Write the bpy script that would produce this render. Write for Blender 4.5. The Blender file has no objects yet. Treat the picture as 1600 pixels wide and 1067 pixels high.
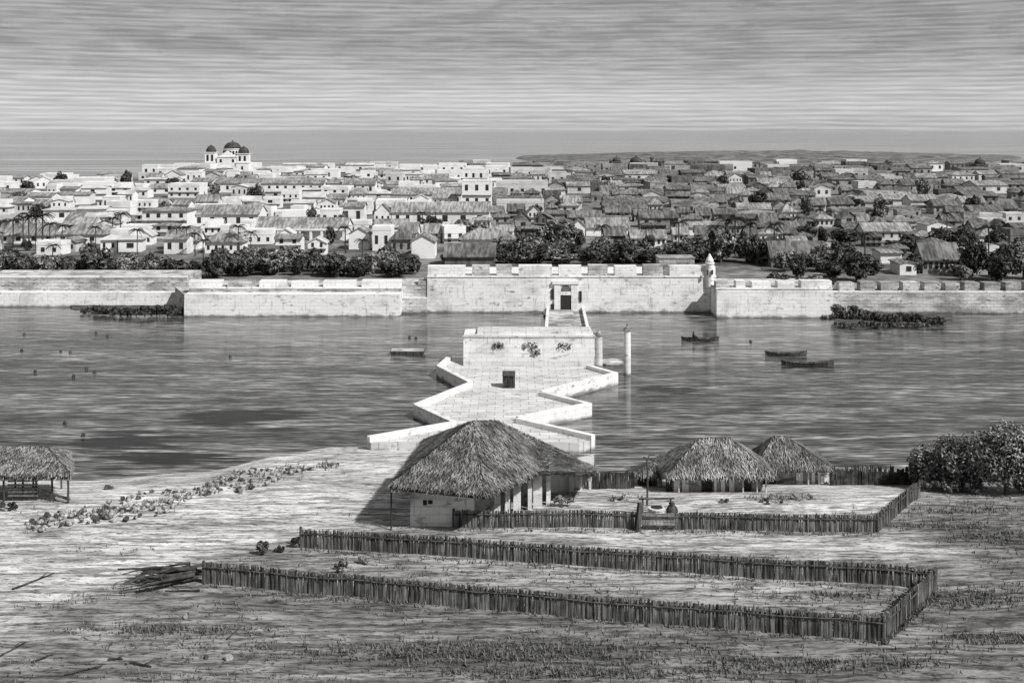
import bpy, math, random
from mathutils import Vector, noise as mnoise
random.seed(7)
R = math.radians
sc = bpy.context.scene
C = sc.collection

# ------------------------------------------------------------------ camera, sky, sun, exposure
F, HZ, CX, CZ = 1716.0, 205.0, 800.0, 22.0      # focal length in photo pixels, horizon row, centre column, eye height
cam_d = bpy.data.cameras.new('camera'); cam = bpy.data.objects.new('camera', cam_d); C.objects.link(cam)
cam.location = (0, 0, CZ); cam.rotation_euler = (R(90), 0, 0)
cam_d.sensor_width = 36; cam_d.lens = 36 * F / 1600
cam_d.shift_y = -(533.5 - HZ) / 1600
cam_d.clip_start = 0.5; cam_d.clip_end = 60000
sc.camera = cam
sc.view_settings.view_transform = 'Standard'; sc.view_settings.look = 'None'
sc.view_settings.exposure = 0.65; sc.view_settings.gamma = 1.0
SUN_AZ, SUN_EL = R(128), R(44)
w = bpy.data.worlds.new('World'); sc.world = w; w.use_nodes = True

class NT:
    """small node-tree writer"""
    def __init__(s, t): s.t = t; t.nodes.clear()
    def n(s, kind, **k):
        x = s.t.nodes.new(kind)
        for a, b in k.items(): setattr(x, a, b)
        return x
    def put(s, sock, v):
        if hasattr(v, 'is_linked') or hasattr(v, 'links'): s.t.links.new(v, sock)
        else: sock.default_value = v
    def math(s, op, a, b=0.0, clamp=False):
        x = s.n('ShaderNodeMath', operation=op, use_clamp=clamp); s.put(x.inputs[0], a); s.put(x.inputs[1], b); return x.outputs[0]
    def mapr(s, v, a, b, lo, hi):
        x = s.n('ShaderNodeMapRange', interpolation_type='SMOOTHSTEP')
        for i, q in enumerate((v, a, b, lo, hi)): s.put(x.inputs[i], q)
        return x.outputs[0]
    def scale(s, vec, k):
        x = s.n('ShaderNodeVectorMath', operation='MULTIPLY'); s.put(x.inputs[0], vec); x.inputs[1].default_value = k; return x.outputs[0]
    def noise(s, vec, k, detail=3.0, rough=0.55, dist=0.0):
        x = s.n('ShaderNodeTexNoise'); s.put(x.inputs['Vector'], s.scale(vec, k))
        x.inputs['Scale'].default_value = 1; x.inputs['Detail'].default_value = detail
        x.inputs['Roughness'].default_value = rough; x.inputs['Distortion'].default_value = dist
        return x.outputs['Fac']
    def mix(s, f, a, b):                      # scalar mix
        return s.math('ADD', s.math('MULTIPLY', a, s.math('SUBTRACT', 1.0, f)), s.math('MULTIPLY', b, f))

def build_world():
    t = NT(w.node_tree)
    sky = t.n('ShaderNodeTexSky', sky_type='NISHITA', sun_disc=False, sun_elevation=SUN_EL, sun_rotation=SUN_AZ)
    bw = t.n('ShaderNodeRGBToBW'); t.put(bw.inputs[0], sky.outputs[0])
    co = t.n('ShaderNodeTexCoord').outputs['Generated']
    z = t.n('ShaderNodeSeparateXYZ'); t.put(z.inputs[0], co); el = z.outputs['Z']
    # thin sheets of stratus: long streaks in azimuth, thin in elevation, with finer streaks inside
    band = t.noise(co, (3, 3, 55), 3, .55, .4)
    mott = t.noise(co, (16, 16, 120), 4, .62, .5)
    fine = t.noise(co, (22, 22, 620), 2, .5)
    warp = t.noise(co, (6, 6, 30), 2)
    ln = t.math('SINE', t.math('ADD', t.math('MULTIPLY', el, 1480.0), t.math('MULTIPLY', warp, 9.0)))
    v = t.mapr(band, .36, .64, .95, 1.05)
    high = t.mapr(el, .022, .075, 0.0, 1.0)
    v = t.math('MULTIPLY', v, t.mix(high, 1.0, t.mapr(mott, .36, .62, .80, 1.06)))
    v = t.math('MULTIPLY', v, t.mapr(fine, .34, .66, .90, 1.08))
    v = t.math('MULTIPLY', v, t.math('ADD', 1.0, t.math('MULTIPLY', ln, .11)))
    lowlight = t.mapr(el, .018, .08, 1.06, .66)         # a pale clear strip low down, a duller cloud sheet higher
    v = t.math('MULTIPLY', v, lowlight)
    lum = t.math('MULTIPLY', t.math('MULTIPLY', t.math('POWER', bw.outputs[0], .35), SKYK), v)
    bg = t.n('ShaderNodeBackground'); t.put(bg.inputs[0], lum); bg.inputs[1].default_value = SKY
    t.put(t.n('ShaderNodeOutputWorld').inputs[0], bg.outputs[0])
SKY = 0.15
SKYK = 1.4
build_world()
sd = bpy.data.lights.new('sun', 'SUN'); sd.energy = 3.2; sd.angle = R(.5); sd.color = (1, .985, .96)
sun = bpy.data.objects.new('sun', sd); C.objects.link(sun)
to_sun = Vector((math.sin(SUN_AZ) * math.cos(SUN_EL), math.cos(SUN_AZ) * math.cos(SUN_EL), math.sin(SUN_EL)))
sun.rotation_euler = (-to_sun).to_track_quat('-Z', 'Y').to_euler()
sun.location = to_sun * 200

# ------------------------------------------------------------------ helpers
def at(px, py, z):
    Y = F * (CZ - z) / (py - HZ); return Vector(((px - CX) * Y / F, Y, z))
def xat(px, Y): return (px - CX) * Y / F
def zat(py, Y): return CZ - (py - HZ) * Y / F
def proj(x, y, z): return CX + F * x / y, HZ + F * (CZ - z) / y
def lerp(a, b, t): return a + (b - a) * t
def clamp(v, a=0., b=1.): return max(a, min(b, v))
def smooth(t): t = clamp(t); return t * t * (3 - 2 * t)
rnd = random.uniform

def mat(name, base, layers=(), rough=.9, island=None, bump=None, spec=.2, sand=None, tide=False):
    """layers: (scale xyz, detail, a, b, lo, hi) noise factors in world space; island: tone spread per loose piece"""
    m = bpy.data.materials.new(name); m.use_nodes = True; t = NT(m.node_tree)
    pos = t.n('ShaderNodeNewGeometry').outputs['Position']
    v = base
    if sand:
        a = t.n('ShaderNodeAttribute', attribute_name='sand').outputs['Fac']
        jit = t.noise(pos, (.5, 1.2, 1), 4, .6)
        a = t.math('ADD', a, t.math('MULTIPLY', t.math('SUBTRACT', jit, .5), 1.0), True)
        v = t.mix(a, base, sand)
    for (k, det, a, b, lo, hi) in layers:
        f = t.mapr(t.noise(pos, k, det, .6), a, b, lo, hi)
        v = t.math('MULTIPLY', v, f)
    if tide:                                    # weed and damp staining above the waterline
        sz = t.n('ShaderNodeSeparateXYZ'); t.put(sz.inputs[0], pos)
        zz = t.math('ADD', sz.outputs[2], t.math('MULTIPLY', t.math('SUBTRACT', t.noise(pos, (.9, .9, .9), 3), .5), .7))
        v = t.math('MULTIPLY', v, t.mapr(zz, .02, .38, .3, 1.0))
    if island:
        r = t.n('ShaderNodeNewGeometry').outputs['Random Per Island']
        v = t.math('MULTIPLY', v, t.mapr(r, 0, 1, island[0], island[1]))
    col = t.n('ShaderNodeCombineColor')
    for i in range(3): t.put(col.inputs[i], v)
    p = t.n('ShaderNodeBsdfPrincipled'); t.put(p.inputs['Base Color'], col.outputs[0])
    p.inputs['Roughness'].default_value = rough; p.inputs['Specular IOR Level'].default_value = spec
    if bump:
        k, st, di = bump
        b = t.n('ShaderNodeBump'); b.inputs['Strength'].default_value = st; b.inputs['Distance'].default_value = di
        t.put(b.inputs['Height'], t.noise(pos, k, 4, .6)); t.put(p.inputs['Normal'], b.outputs[0])
    t.put(t.n('ShaderNodeOutputMaterial').inputs[0], p.outputs[0])
    return m

class MB:
    def __init__(s): s.v = []; s.f = []
    def poly(s, pts):
        i = len(s.v); s.v += [tuple(p) for p in pts]; s.f.append(tuple(range(i, i + len(pts))))
    def raw(s, vs, fs):
        i = len(s.v); s.v += [tuple(p) for p in vs]; s.f += [tuple(i + k for k in f) for f in fs]
    def box(s, x0, x1, y0, y1, z0, z1, bat=0.):
        """bat: how far the top of the front face leans back"""
        v = [(x0, y0, z0), (x1, y0, z0), (x1, y1, z0), (x0, y1, z0), (x0, y0 + bat, z1), (x1, y0 + bat, z1), (x1, y1, z1), (x0, y1, z1)]
        s.raw(v, [(3, 2, 1, 0), (4, 5, 6, 7), (0, 1, 5, 4), (1, 2, 6, 5), (2, 3, 7, 6), (3, 0, 4, 7)])
    def beam(s, a, b, wd, ht=None, up=Vector((0, 0, 1))):
        a, b = Vector(a), Vector(b); d = (b - a).normalized(); sd_ = d.cross(up)
        if sd_.length < 1e-3: sd_ = Vector((1, 0, 0))
        sd_.normalize(); u = sd_.cross(d); ht = ht or wd; vs = []
        for p in (a, b):
            for i, j in ((-1, -1), (1, -1), (1, 1), (-1, 1)): vs.append(p + sd_ * wd * .5 * i + u * ht * .5 * j)
        s.raw(vs, [(3, 2, 1, 0), (4, 5, 6, 7), (0, 1, 5, 4), (1, 2, 6, 5), (2, 3, 7, 6), (3, 0, 4, 7)])
    def tube(s, pts, rad, n=8):
        pts = [Vector(p) for p in pts]; vs = []; fs = []
        for i, p in enumerate(pts):
            d = (pts[min(i + 1, len(pts) - 1)] - pts[max(i - 1, 0)]).normalized()
            a = d.cross(Vector((0, 1, 0)) if abs(d.y) < .9 else Vector((1, 0, 0))).normalized(); b = d.cross(a)
            r = rad[i] if isinstance(rad, (list, tuple)) else rad
            for k in range(n): vs.append(p + (a * math.cos(2 * math.pi * k / n) + b * math.sin(2 * math.pi * k / n)) * r)
        for i in range(len(pts) - 1):
            for k in range(n):
                q = (k + 1) % n; fs.append((i * n + k, i * n + q, (i + 1) * n + q, (i + 1) * n + k))
        fs.append(tuple(range(n))[::-1]); fs.append(tuple((len(pts) - 1) * n + k for k in range(n)))
        s.raw(vs, fs)
    def lathe(s, c, prof, n=16):
        """prof: (radius, z) from bottom to top"""
        vs = []; fs = []
        for r, z in prof:
            for k in range(n): vs.append((c[0] + r * math.cos(2 * math.pi * k / n), c[1] + r * math.sin(2 * math.pi * k / n), c[2] + z))
        for i in range(len(prof) - 1):
            for k in range(n):
                q = (k + 1) % n; fs.append((i * n + k, i * n + q, (i + 1) * n + q, (i + 1) * n + k))
        fs.append(tuple(range(n))[::-1]); fs.append(tuple((len(prof) - 1) * n + k for k in range(n)))
        s.raw(vs, fs)
    def prism(s, pts, z0, z1):
        n = len(pts); vs = [(p[0], p[1], z0) for p in pts] + [(p[0], p[1], z1) for p in pts]
        fs = [tuple(range(n))[::-1], tuple(range(n, 2 * n))] + [(k, (k + 1) % n, n + (k + 1) % n, n + k) for k in range(n)]
        s.raw(vs, fs)
    def mesh(s, name):
        me = bpy.data.meshes.new(name); me.from_pydata(s.v, [], s.f); me.update(); return me
    def build(s, name, m, parent=None, smooth_=False):
        o = bpy.data.objects.new(name, s.mesh(name)); C.objects.link(o); o.data.materials.append(m)
        if parent: o.parent = parent; o.matrix_parent_inverse.identity(); o.location = -Vector(parent['_o'])if False else (0, 0, 0)
        if smooth_:
            for p in o.data.polygons: p.use_smooth = True
        return o

def tag(o, label=None, cat=None, group=None, kind=None):
    if label: o['label'] = label
    if cat: o['category'] = cat
    if group: o['group'] = group
    if kind: o['kind'] = kind
    return o
def thing(name, loc, label, cat, group=None):
    o = bpy.data.objects.new(name, None); C.objects.link(o); o.location = loc; o.empty_display_size = .3
    return tag(o, label, cat, group)
def part(name, mb, m, parent, smooth_=False):
    """the builder holds world coordinates; the part's mesh is stored relative to its thing"""
    o_ = parent; L = Vector(o_.location)
    while o_.parent: o_ = o_.parent; L += Vector(o_.location)
    mb.v = [(x - L.x, y - L.y, z - L.z) for x, y, z in mb.v]
    o = bpy.data.objects.new(name, mb.mesh(name)); C.objects.link(o); o.data.materials.append(m); o.parent = parent
    if smooth_:
        for p in o.data.polygons: p.use_smooth = True
    return o
def copy_tree(o, parent=None):
    c = o.copy(); C.objects.link(c); c.parent = parent
    for ch in list(o.children): copy_tree(ch, c)
    return c

# ------------------------------------------------------------------ materials (all neutral: the place is seen in black and white)
M = {}
M['ground'] = mat('dry ground', .135, [((.55, 4.2, 1), 4, .36, .62, .42, 1.25), ((.07, .25, 1), 3, .35, .65, .75, 1.15), ((2.2, 9, 1), 3, .53, .64, 1.06, .34), ((5, 16, 1), 2, .55, .68, 1.0, .55)], .95, bump=((1.2, 4, 1), .6, .08), sand=.56)
M['dirt'] = mat('town dirt', .15, [((.1, .1, 1), 4, .35, .65, .5, 1.6), ((.5, 1.5, 1), 4, .4, .6, .6, 1.2)], .95)
M['mud'] = mat('mud bank', .07, [((.6, 2, 1), 4, .35, .65, .5, 1.5)], .95)
M['grass'] = mat('dry grass', .10, [], .9, island=(.35, 1.9))
M['plaster'] = mat('lime plaster', .8, [((.25, .25, .5), 5, .34, .5, .74, 1.0), ((1.1, 1.1, 2.6), 4, .55, .74, 1.0, .42), ((3.0, 3, .5), 3, .56, .75, 1.0, .6)], .95, bump=((2, 2, 2), .35, .05), tide=True)
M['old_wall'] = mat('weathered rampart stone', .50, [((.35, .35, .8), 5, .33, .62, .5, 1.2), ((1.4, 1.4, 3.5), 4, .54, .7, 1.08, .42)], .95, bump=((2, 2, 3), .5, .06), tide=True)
M['grey_stone'] = mat('grey stone', .34, [((.5, .5, 1.4), 5, .33, .62, .5, 1.25), ((1.6, 1.6, 5), 4, .54, .7, 1.05, .5)], .95, bump=((2, 2, 3), .5, .06))
M['deck'] = mat('limed paving', .66, [((.3, .9, 1), 4, .38, .56, .8, 1.0), ((1.0, 3.5, 1), 4, .56, .70, 1.0, .45)], .95, tide=True)
def add_joints(m, bw, bh, mort, upright=False, dark=.55, tone=.84):
    t = NT.__new__(NT); t.t = m.node_tree; p = [n for n in t.t.nodes if n.type == 'BSDF_PRINCIPLED'][0]; l = p.inputs['Base Color'].links[0].from_socket
    b = t.n('ShaderNodeTexBrick'); 
    pos = t.n('ShaderNodeNewGeometry').outputs['Position']
    if upright:                                # courses on a standing wall: along x + y, and up
        sp = t.n('ShaderNodeSeparateXYZ'); t.put(sp.inputs[0], pos); cb = t.n('ShaderNodeCombineXYZ'); t.put(cb.inputs[0], t.math('ADD', sp.outputs[0], sp.outputs[1])); t.put(cb.inputs[1], sp.outputs[2]); pos = cb.outputs[0]
    t.put(b.inputs['Vector'], pos)
    b.inputs['Color1'].default_value = (1, 1, 1, 1); b.inputs['Color2'].default_value = (tone, tone, tone, 1); b.inputs['Mortar'].default_value = (dark, dark, dark, 1)
    for k, v in (('Scale', 1), ('Mortar Size', mort), ('Brick Width', bw), ('Row Height', bh)): b.inputs[k].default_value = v
    x = t.n('ShaderNodeVectorMath', operation='MULTIPLY'); t.put(x.inputs[0], l); t.put(x.inputs[1], b.outputs['Color']); t.put(p.inputs['Base Color'], x.outputs[0])
add_joints(M['deck'], 1.3, .8, .035)
add_joints(M['plaster'], .95, .42, .03, True, .8, .93); add_joints(M['old_wall'], .9, .4, .035, True, .6, .8); add_joints(M['grey_stone'], .8, .38, .035, True, .6, .8)
M['house_white'] = mat('whitewash', .76, [((.22, .22, .3), 4, .34, .5, .82, 1.0), ((1.2, 1.2, 1.8), 3, .6, .75, 1.0, .6)], .95)
M['house_pale'] = mat('dull limewash', .56, [((.2, .2, .3), 4, .34, .55, .75, 1.05), ((1, 1, 1.6), 3, .58, .75, 1.0, .6)], .95)
M['house_grey'] = mat('grey masonry and shaded walls', .24, [((.15, .15, .5), 4, .34, .6, .6, 1.3), ((1, 1, 3), 3, .5, .66, 1.15, .4)], .95)  # also holds the right-hand town's shade as a wall colour
M['house_dark'] = mat('dark timber and shaded walls', .11, [((.9, .9, .3), 4, .34, .6, .6, 1.4)], .95)  # timber tone, and the deeper shade of the right-hand town walls
M['roof_tile'] = mat('grey clay tiles', .27, [((2.4, .5, .5), 2, .35, .65, .55, 1.25), ((.2, .2, .2), 4, .35, .65, .7, 1.2)], .95)
M['roof_dark'] = mat('dark clay tiles', .13, [((2.4, .5, .5), 2, .35, .65, .55, 1.35), ((.2, .2, .2), 4, .35, .65, .7, 1.3)], .95)
M['roof_pale'] = mat('limed flat roof', .55, [((.3, .3, .3), 4, .35, .6, .7, 1.05)], .95)
M['window'] = mat('dark opening', .03, [], .6)
M['dome'] = mat('dark dome tiles', .055, [((.6, .6, 1.5), 3, .35, .65, .6, 1.5)], .9)
M['thatch'] = mat('thatch bed', .06, [((3, 3, 3), 4, .35, .65, .5, 1.5)], .95)
M['straw'] = mat('palm thatch straw', .16, [((1.1, 1.1, 1.1), 3, .38, .6, .55, 1.25)], .9, island=(.2, 2.3))
M['straw_pale'] = mat('bleached thatch straw', .22, [((1.1, 1.1, 1.1), 3, .38, .6, .55, 1.25)], .9, island=(.25, 2.1))
M['wood'] = mat('old dark wood', .06, [((4, 4, .6), 3, .35, .65, .5, 1.6)], .9)
M['stake'] = mat('weathered fence stakes', .12, [((3, 3, 1.2), 3, .35, .65, .6, 1.3)], .95, island=(.5, 1.6))
M['stick'] = mat('dead branches', .045, [((2, 2, 2), 3, .35, .65, .5, 1.6)], .9)
M['rock'] = mat('pale rubble', .33, [((2.2, 2.2, 2.2), 1, .42, .58, .2, 1.15), ((7, 7, 7), 3, .4, .6, .6, 1.1)], .95)
M['leaf'] = mat('grey green leaves', .15, [((.8, .8, .8), 2, .38, .62, .45, 1.35)], .9, island=(.3, 2.0), spec=.08)
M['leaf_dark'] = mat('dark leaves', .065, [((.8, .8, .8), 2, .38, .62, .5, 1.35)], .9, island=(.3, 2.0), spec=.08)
M['palm'] = mat('palm fronds', .03, [], .9, island=(.5, 1.6), spec=.05)
M['bark'] = mat('bark', .10, [((3, 3, 1), 3, .35, .65, .6, 1.4)], .95)

def water_mat(name, k, base, str_, dist, weed=()):
    m = bpy.data.materials.new(name); m.use_nodes = True; t = NT(m.node_tree)
    pos = t.n('ShaderNodeNewGeometry').outputs['Position']
    n1 = t.noise(pos, k, 4, .62); n2 = t.noise(pos, (k[0] * .18, k[1] * .2, 1), 3, .5)
    n3 = t.noise(pos, (k[0] * 2.2, k[1] * 3.2, 1), 2, .5)
    h = t.math('ADD', t.math('ADD', t.math('MULTIPLY', n1, .6), t.math('MULTIPLY', n2, .9)), t.math('MULTIPLY', n3, .28))
    b = t.n('ShaderNodeBump'); b.inputs['Strength'].default_value = str_; b.inputs['Distance'].default_value = dist; t.put(b.inputs['Height'], h)
    v = t.math('MULTIPLY', t.mapr(n1, .38, .6, base * .3, base * 1.8), t.mapr(n2, .35, .65, .55, 1.4)); n4 = t.noise(pos, (k[0] * 2.4, k[1] * 6.5, 1), 2, .5); h = t.math('ADD', h, t.math('MULTIPLY', n4, .3)); t.put(b.inputs['Height'], h)
    v = t.math('MULTIPLY', v, t.mapr(n3, .4, .6, .55, 1.3)); v = t.math('MULTIPLY', v, t.mapr(n4, .45, .58, .35, 2.0))  # pale ripple lines put foam and glints into the base colour
    sep = t.n('ShaderNodeSeparateXYZ'); t.put(sep.inputs[0], pos)
    for (x, y, rx, ry) in weed:                    # beds of dark weed under the surface
        dx = t.math('DIVIDE', t.math('SUBTRACT', sep.outputs[0], x), rx); dy = t.math('DIVIDE', t.math('SUBTRACT', sep.outputs[1], y), ry)
        d = t.math('SQRT', t.math('ADD', t.math('MULTIPLY', dx, dx), t.math('MULTIPLY', dy, dy)))
        d = t.math('ADD', d, t.math('MULTIPLY', t.math('SUBTRACT', n1, .5), 2.6))
        v = t.math('MULTIPLY', v, t.mapr(d, .6, 1.1, .05, 1.0))
    col = t.n('ShaderNodeCombineColor')
    for i in range(3): t.put(col.inputs[i], v)
    p = t.n('ShaderNodeBsdfPrincipled'); t.put(p.inputs['Base Color'], col.outputs[0]); t.put(p.inputs['Normal'], b.outputs[0])
    p.inputs['Roughness'].default_value = .07; p.inputs['Specular IOR Level'].default_value = .22 if 'sea' in name else .45; p.inputs['IOR'].default_value = 1.33
    t.put(t.n('ShaderNodeOutputMaterial').inputs[0], p.outputs[0]); return m
def weed_at(px, py, rx, ry):
    p = at(px, py, 0); return (p.x, p.y, rx * p.y / F, F * CZ / (py - ry - HZ) - p.y)
WEEDS = [weed_at(370, 652, 120, 14), weed_at(190, 690, 95, 18), weed_at(260, 716, 130, 12), weed_at(1050, 610, 60, 8)]
M['water'] = water_mat('lagoon water', (.2, 1.5, 1), .10, .55, .05, WEEDS)
M['sea'] = water_mat('open sea', (.0016, .011, 1), .10, .9, 5.0)

# ------------------------------------------------------------------ ground, water
def shore(x):
    pts = [(-60, 69), (-27, 69.2), (-20, 71.0), (-15.5, 74.5), (-12.5, 76.6), (-6, 76.6), (2, 74.5), (7, 70), (12, 68.8), (60, 68.8)]
    if x <= pts[0][0]: return pts[0][1]
    for (a, b), (c, d) in zip(pts, pts[1:]):
        if x <= c: return lerp(b, d, smooth((x - a) / (c - a)))
    return pts[-1][1]
def gz(x, y):
    S = shore(x); t = clamp((y - 60) / (S - 60))
    z = 1.5 * (1 - t ** 1.4)
    if y > S: z = -(y - S) * .35
    q = clamp((S - y) / 3)
    z += q * (.10 * mnoise.noise((x * .18, y * .25, 1)) + .05 * mnoise.noise((x * .7, y * .9, 5)))
    return z
def gpick(px, py):
    z = 1.5
    for _ in range(12):
        p = at(px, py, z); z = gz(p.x, p.y)
    p = at(px, py, z); return Vector((p.x, p.y, gz(p.x, p.y)))
def inside(px, py, poly):
    c = False; n = len(poly)
    for i in range(n):
        (x1, y1), (x2, y2) = poly[i], poly[i - 1]
        if (y1 > py) != (y2 > py) and px < (x2 - x1) * (py - y1) / (y2 - y1) + x1: c = not c
    return c
SAND = [([(-300, 900), (-300, 1100), (0, 1040), (200, 960), (420, 900), (318, 870), (130, 900)], .3),
        ([(-300, 800), (-300, 1040), (0, 985), (130, 925), (320, 878), (470, 838), (640, 828), (720, 800), (760, 640), (480, 640), (100, 700), (-300, 700)], 1.0),
        ([(700, 700), (1440, 745), (1436, 768), (1372, 802), (712, 800)], .95),
        ([(560, 818), (712, 815), (1400, 826), (1520, 860), (1520, 876), (1200, 868), (800, 848), (480, 825)], .66),
        ([(318, 905), (470, 850), (1000, 880), (1460, 905), (1380, 965), (900, 935)], .45),
        ([(1436, 762), (1700, 762), (1700, 774), (1440, 776)], .8)]
DARK = [(760, 1020, 320, 20), (900, 1052, 260, 10), (1180, 972, 230, 9), (1310, 932, 95, 8), (1530, 798, 130, 9), (1560, 840, 90, 15), (1490, 822, 150, 6),
        (1510, 936, 120, 18), (1560, 1000, 110, 12), (1220, 778, 60, 8), (620, 935, 120, 7), (300, 985, 150, 8), (1150, 886, 90, 5), (850, 940, 150, 8), (1250, 1040, 200, 12), (980, 778, 30, 5)]
def sandval(px, py):
    s = .16
    for poly, v in SAND:
        if inside(px, py, poly): s = v
    for (a, b, rx, ry) in DARK:
        d = ((px - a) / rx) ** 2 + ((py - b) / ry) ** 2
        if d < 1: s *= .15
    return s
def axis(lo, hi, a, b, fine, coarse):
    out = []; v = lo
    while v < hi:
        out.append(v); v += fine if a <= v < b else coarse
    out.append(hi); return out
xs = axis(-220, 220, -52, 52, .42, 6); ys = axis(-30, 84, 38, 82, .42, 4)
mb = MB(); vals = []
for y in ys:
    for x in xs:
        mb.v.append((x, y, gz(x, y)))
        if y > 37 and abs(x) < 60:
            px, py = proj(x, y, mb.v[-1][2]); vals.append(sum(sandval(px + rnd(-34, 34), py + rnd(-13, 13)) for _ in range(9)) / 9)
        else: vals.append(.3)
nx = len(xs)
mb.f = [(j * nx + i, j * nx + i + 1, (j + 1) * nx + i + 1, (j + 1) * nx + i) for j in range(len(ys) - 1) for i in range(nx - 1)]
g = mb.build('ground', M['ground'], smooth_=True); tag(g, kind='structure')
a_ = g.data.attributes.new('sand', 'FLOAT', 'POINT'); a_.data.foreach_set('value', vals)

mb = MB(); mb.poly([(-900, 55, 0), (900, 55, 0), (900, 320, 0), (-900, 320, 0)]); tag(mb.build('lagoon_water', M['water']), kind='structure')
mb = MB(); mb.poly([(-30000, 322, 0), (30000, 322, 0), (30000, 45000, 0), (-30000, 45000, 0)]); tag(mb.build('sea', M['sea']), kind='structure')
TZ = 2.0
coast = [(-200, 288), (0, 285), (150, 284), (205, 281), (222, 273), (400, 272), (500, 268), (560, 265), (700, 264), (850, 261.5), (1000, 261), (1200, 262.5), (1600, 263), (1900, 263)]
cp = [at(a, b, TZ) for a, b in coast]
mb = MB(); fr = [(-260, 141), (260, 141)]
mb.prism([(-260, 139.5), (260, 139.5), (460, 300)] + [(p.x, p.y) for p in reversed(cp)] + [(-420, 300)], -2, TZ)
tag(mb.build('town_ground', M['dirt']), kind='structure')

mb = MB(); cols = [760 + 14 * i for i in range(64)]; hv = []
for k, (Yh, q) in enumerate(((720, 0), (800, .6), (880, 1), (980, .75), (1080, 0))):
    for px in cols:
        u = (px - 760) / 880; bell = math.sin(math.pi * clamp(u)) ** 1.3; hh = (6.2 * q + 1.6 * mnoise.noise((px * .03, k, 0))) * bell - (1 if not q else .6 * (1 - bell))
        hv.append((xat(px, Yh), Yh, max(-1, hh)))
n = len(cols); mb.raw(hv, [(k * n + i, k * n + i + 1, (k + 1) * n + i + 1, (k + 1) * n + i) for k in range(4) for i in range(n - 1)])
tag(mb.build('far_headland', M['dirt'], smooth_=True), kind='structure')

# ------------------------------------------------------------------ fort walls
def embr(mb, edges, Y, dep, z0, z1, mats=None): pass
def rampart(label, x0p, x1p, base, top, matk, dep, setback=None, upper=None, gaps=(), merlon=None, gapw=.5, name='fort_wall', mk2='old_wall', cap=True):
    """a wall stretch; base/top/upper in photo rows, gaps = embrasure columns in photo pixels"""
    Y = F * CZ / (base - HZ); x0, x1 = xat(x0p, Y), xat(x1p, Y); zt = zat(top, Y)
    t = thing(name, ((x0 + x1) / 2, Y, 0), label, 'fort wall', 'walls of the lakeside fort')
    mb = MB(); n = max(2, int((x1 - x0) / 1.2)); vs = []
    # front skirt with a slightly worn, wavering top edge
    mb.box(x0, x1, Y, Y + dep, -1.2, zt, bat=.12)
    part('wall_face', mb, M[matk], t)
    if upper:
        Yu = Y + (setback or 0) + .12; zu = zat(upper, Yu); mb = MB()
        mb.box(x0 + .03, x1 - .03, Yu, Y + dep - .05, zt, zu - .0); part('upper_wall', mb, M[mk2], t)
    else: Yu, zu = Y + .12, zt
    if cap:
        mb = MB(); mb.box(x0 - .02, x1 + .02, Yu - .09, Yu + .28, zu - .02 - .14, zu + .03); part('cornice', mb, M['plaster'], t)
    if merlon:
        zm = zat(merlon, Yu); e = [x0 + .05]
        for gp in gaps: gx = xat(gp, Yu); e += [gx - gapw, gx + gapw]
        e.append(x1 - .05)
        for i in range(0, len(e), 2):
            if e[i + 1] - e[i] < .2: continue
            mb = MB(); h = rnd(-.10, .08)
            mb.box(e[i], e[i + 1], Yu + .02, Yu + 1.5, zu + .032, zm + h, bat=.06); part('merlon', mb, M[matk if random.random() < .6 else mk2], t)
    return t, Y, zu, x0, x1
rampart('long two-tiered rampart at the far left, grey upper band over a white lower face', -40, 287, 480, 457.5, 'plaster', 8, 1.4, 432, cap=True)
rampart('low white rampart with four dark embrasures between the left corner and the recess', 287.5, 625, 495, 460, 'plaster', 8, 1.6, 449, (350, 400, 450, 500, 560), 439, .38)
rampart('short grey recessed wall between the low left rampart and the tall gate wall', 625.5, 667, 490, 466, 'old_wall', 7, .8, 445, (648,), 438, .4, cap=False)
gate_w, YD, zD, xD0, xD1 = rampart('tall white curtain wall holding the dark fort gate and notched parapet', 667.5, 1119, 488.5, 431.5, 'plaster', 9, None, None, (732, 770, 805, 868, 914, 955, 1000, 1041), 415, .42)
rampart('white rampart right of the corner turret, straight face below a low notched parapet', 1120, 1303, 497, 455, 'plaster', 9, .5, 450, (1145, 1170, 1210, 1247), 440, .4)
rampart('long far-right rampart with a row of evenly notched grey merlons', 1303.5, 1680, 490.5, 459, 'old_wall', 8, .7, 455, (1307, 1340, 1372, 1407, 1440, 1473, 1503, 1534, 1567, 1600), 441.5, .36, mk2='grey_stone')
# slanted end of the left rampart
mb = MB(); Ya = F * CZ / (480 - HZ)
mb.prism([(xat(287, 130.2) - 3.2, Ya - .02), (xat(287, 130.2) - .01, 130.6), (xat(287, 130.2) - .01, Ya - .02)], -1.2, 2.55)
tag(mb.build('bastion_flank', M['old_wall']), 'slanting shaded flank joining the far-left rampart to the low white rampart', 'fort wall', 'walls of the lakeside fort')

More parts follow.
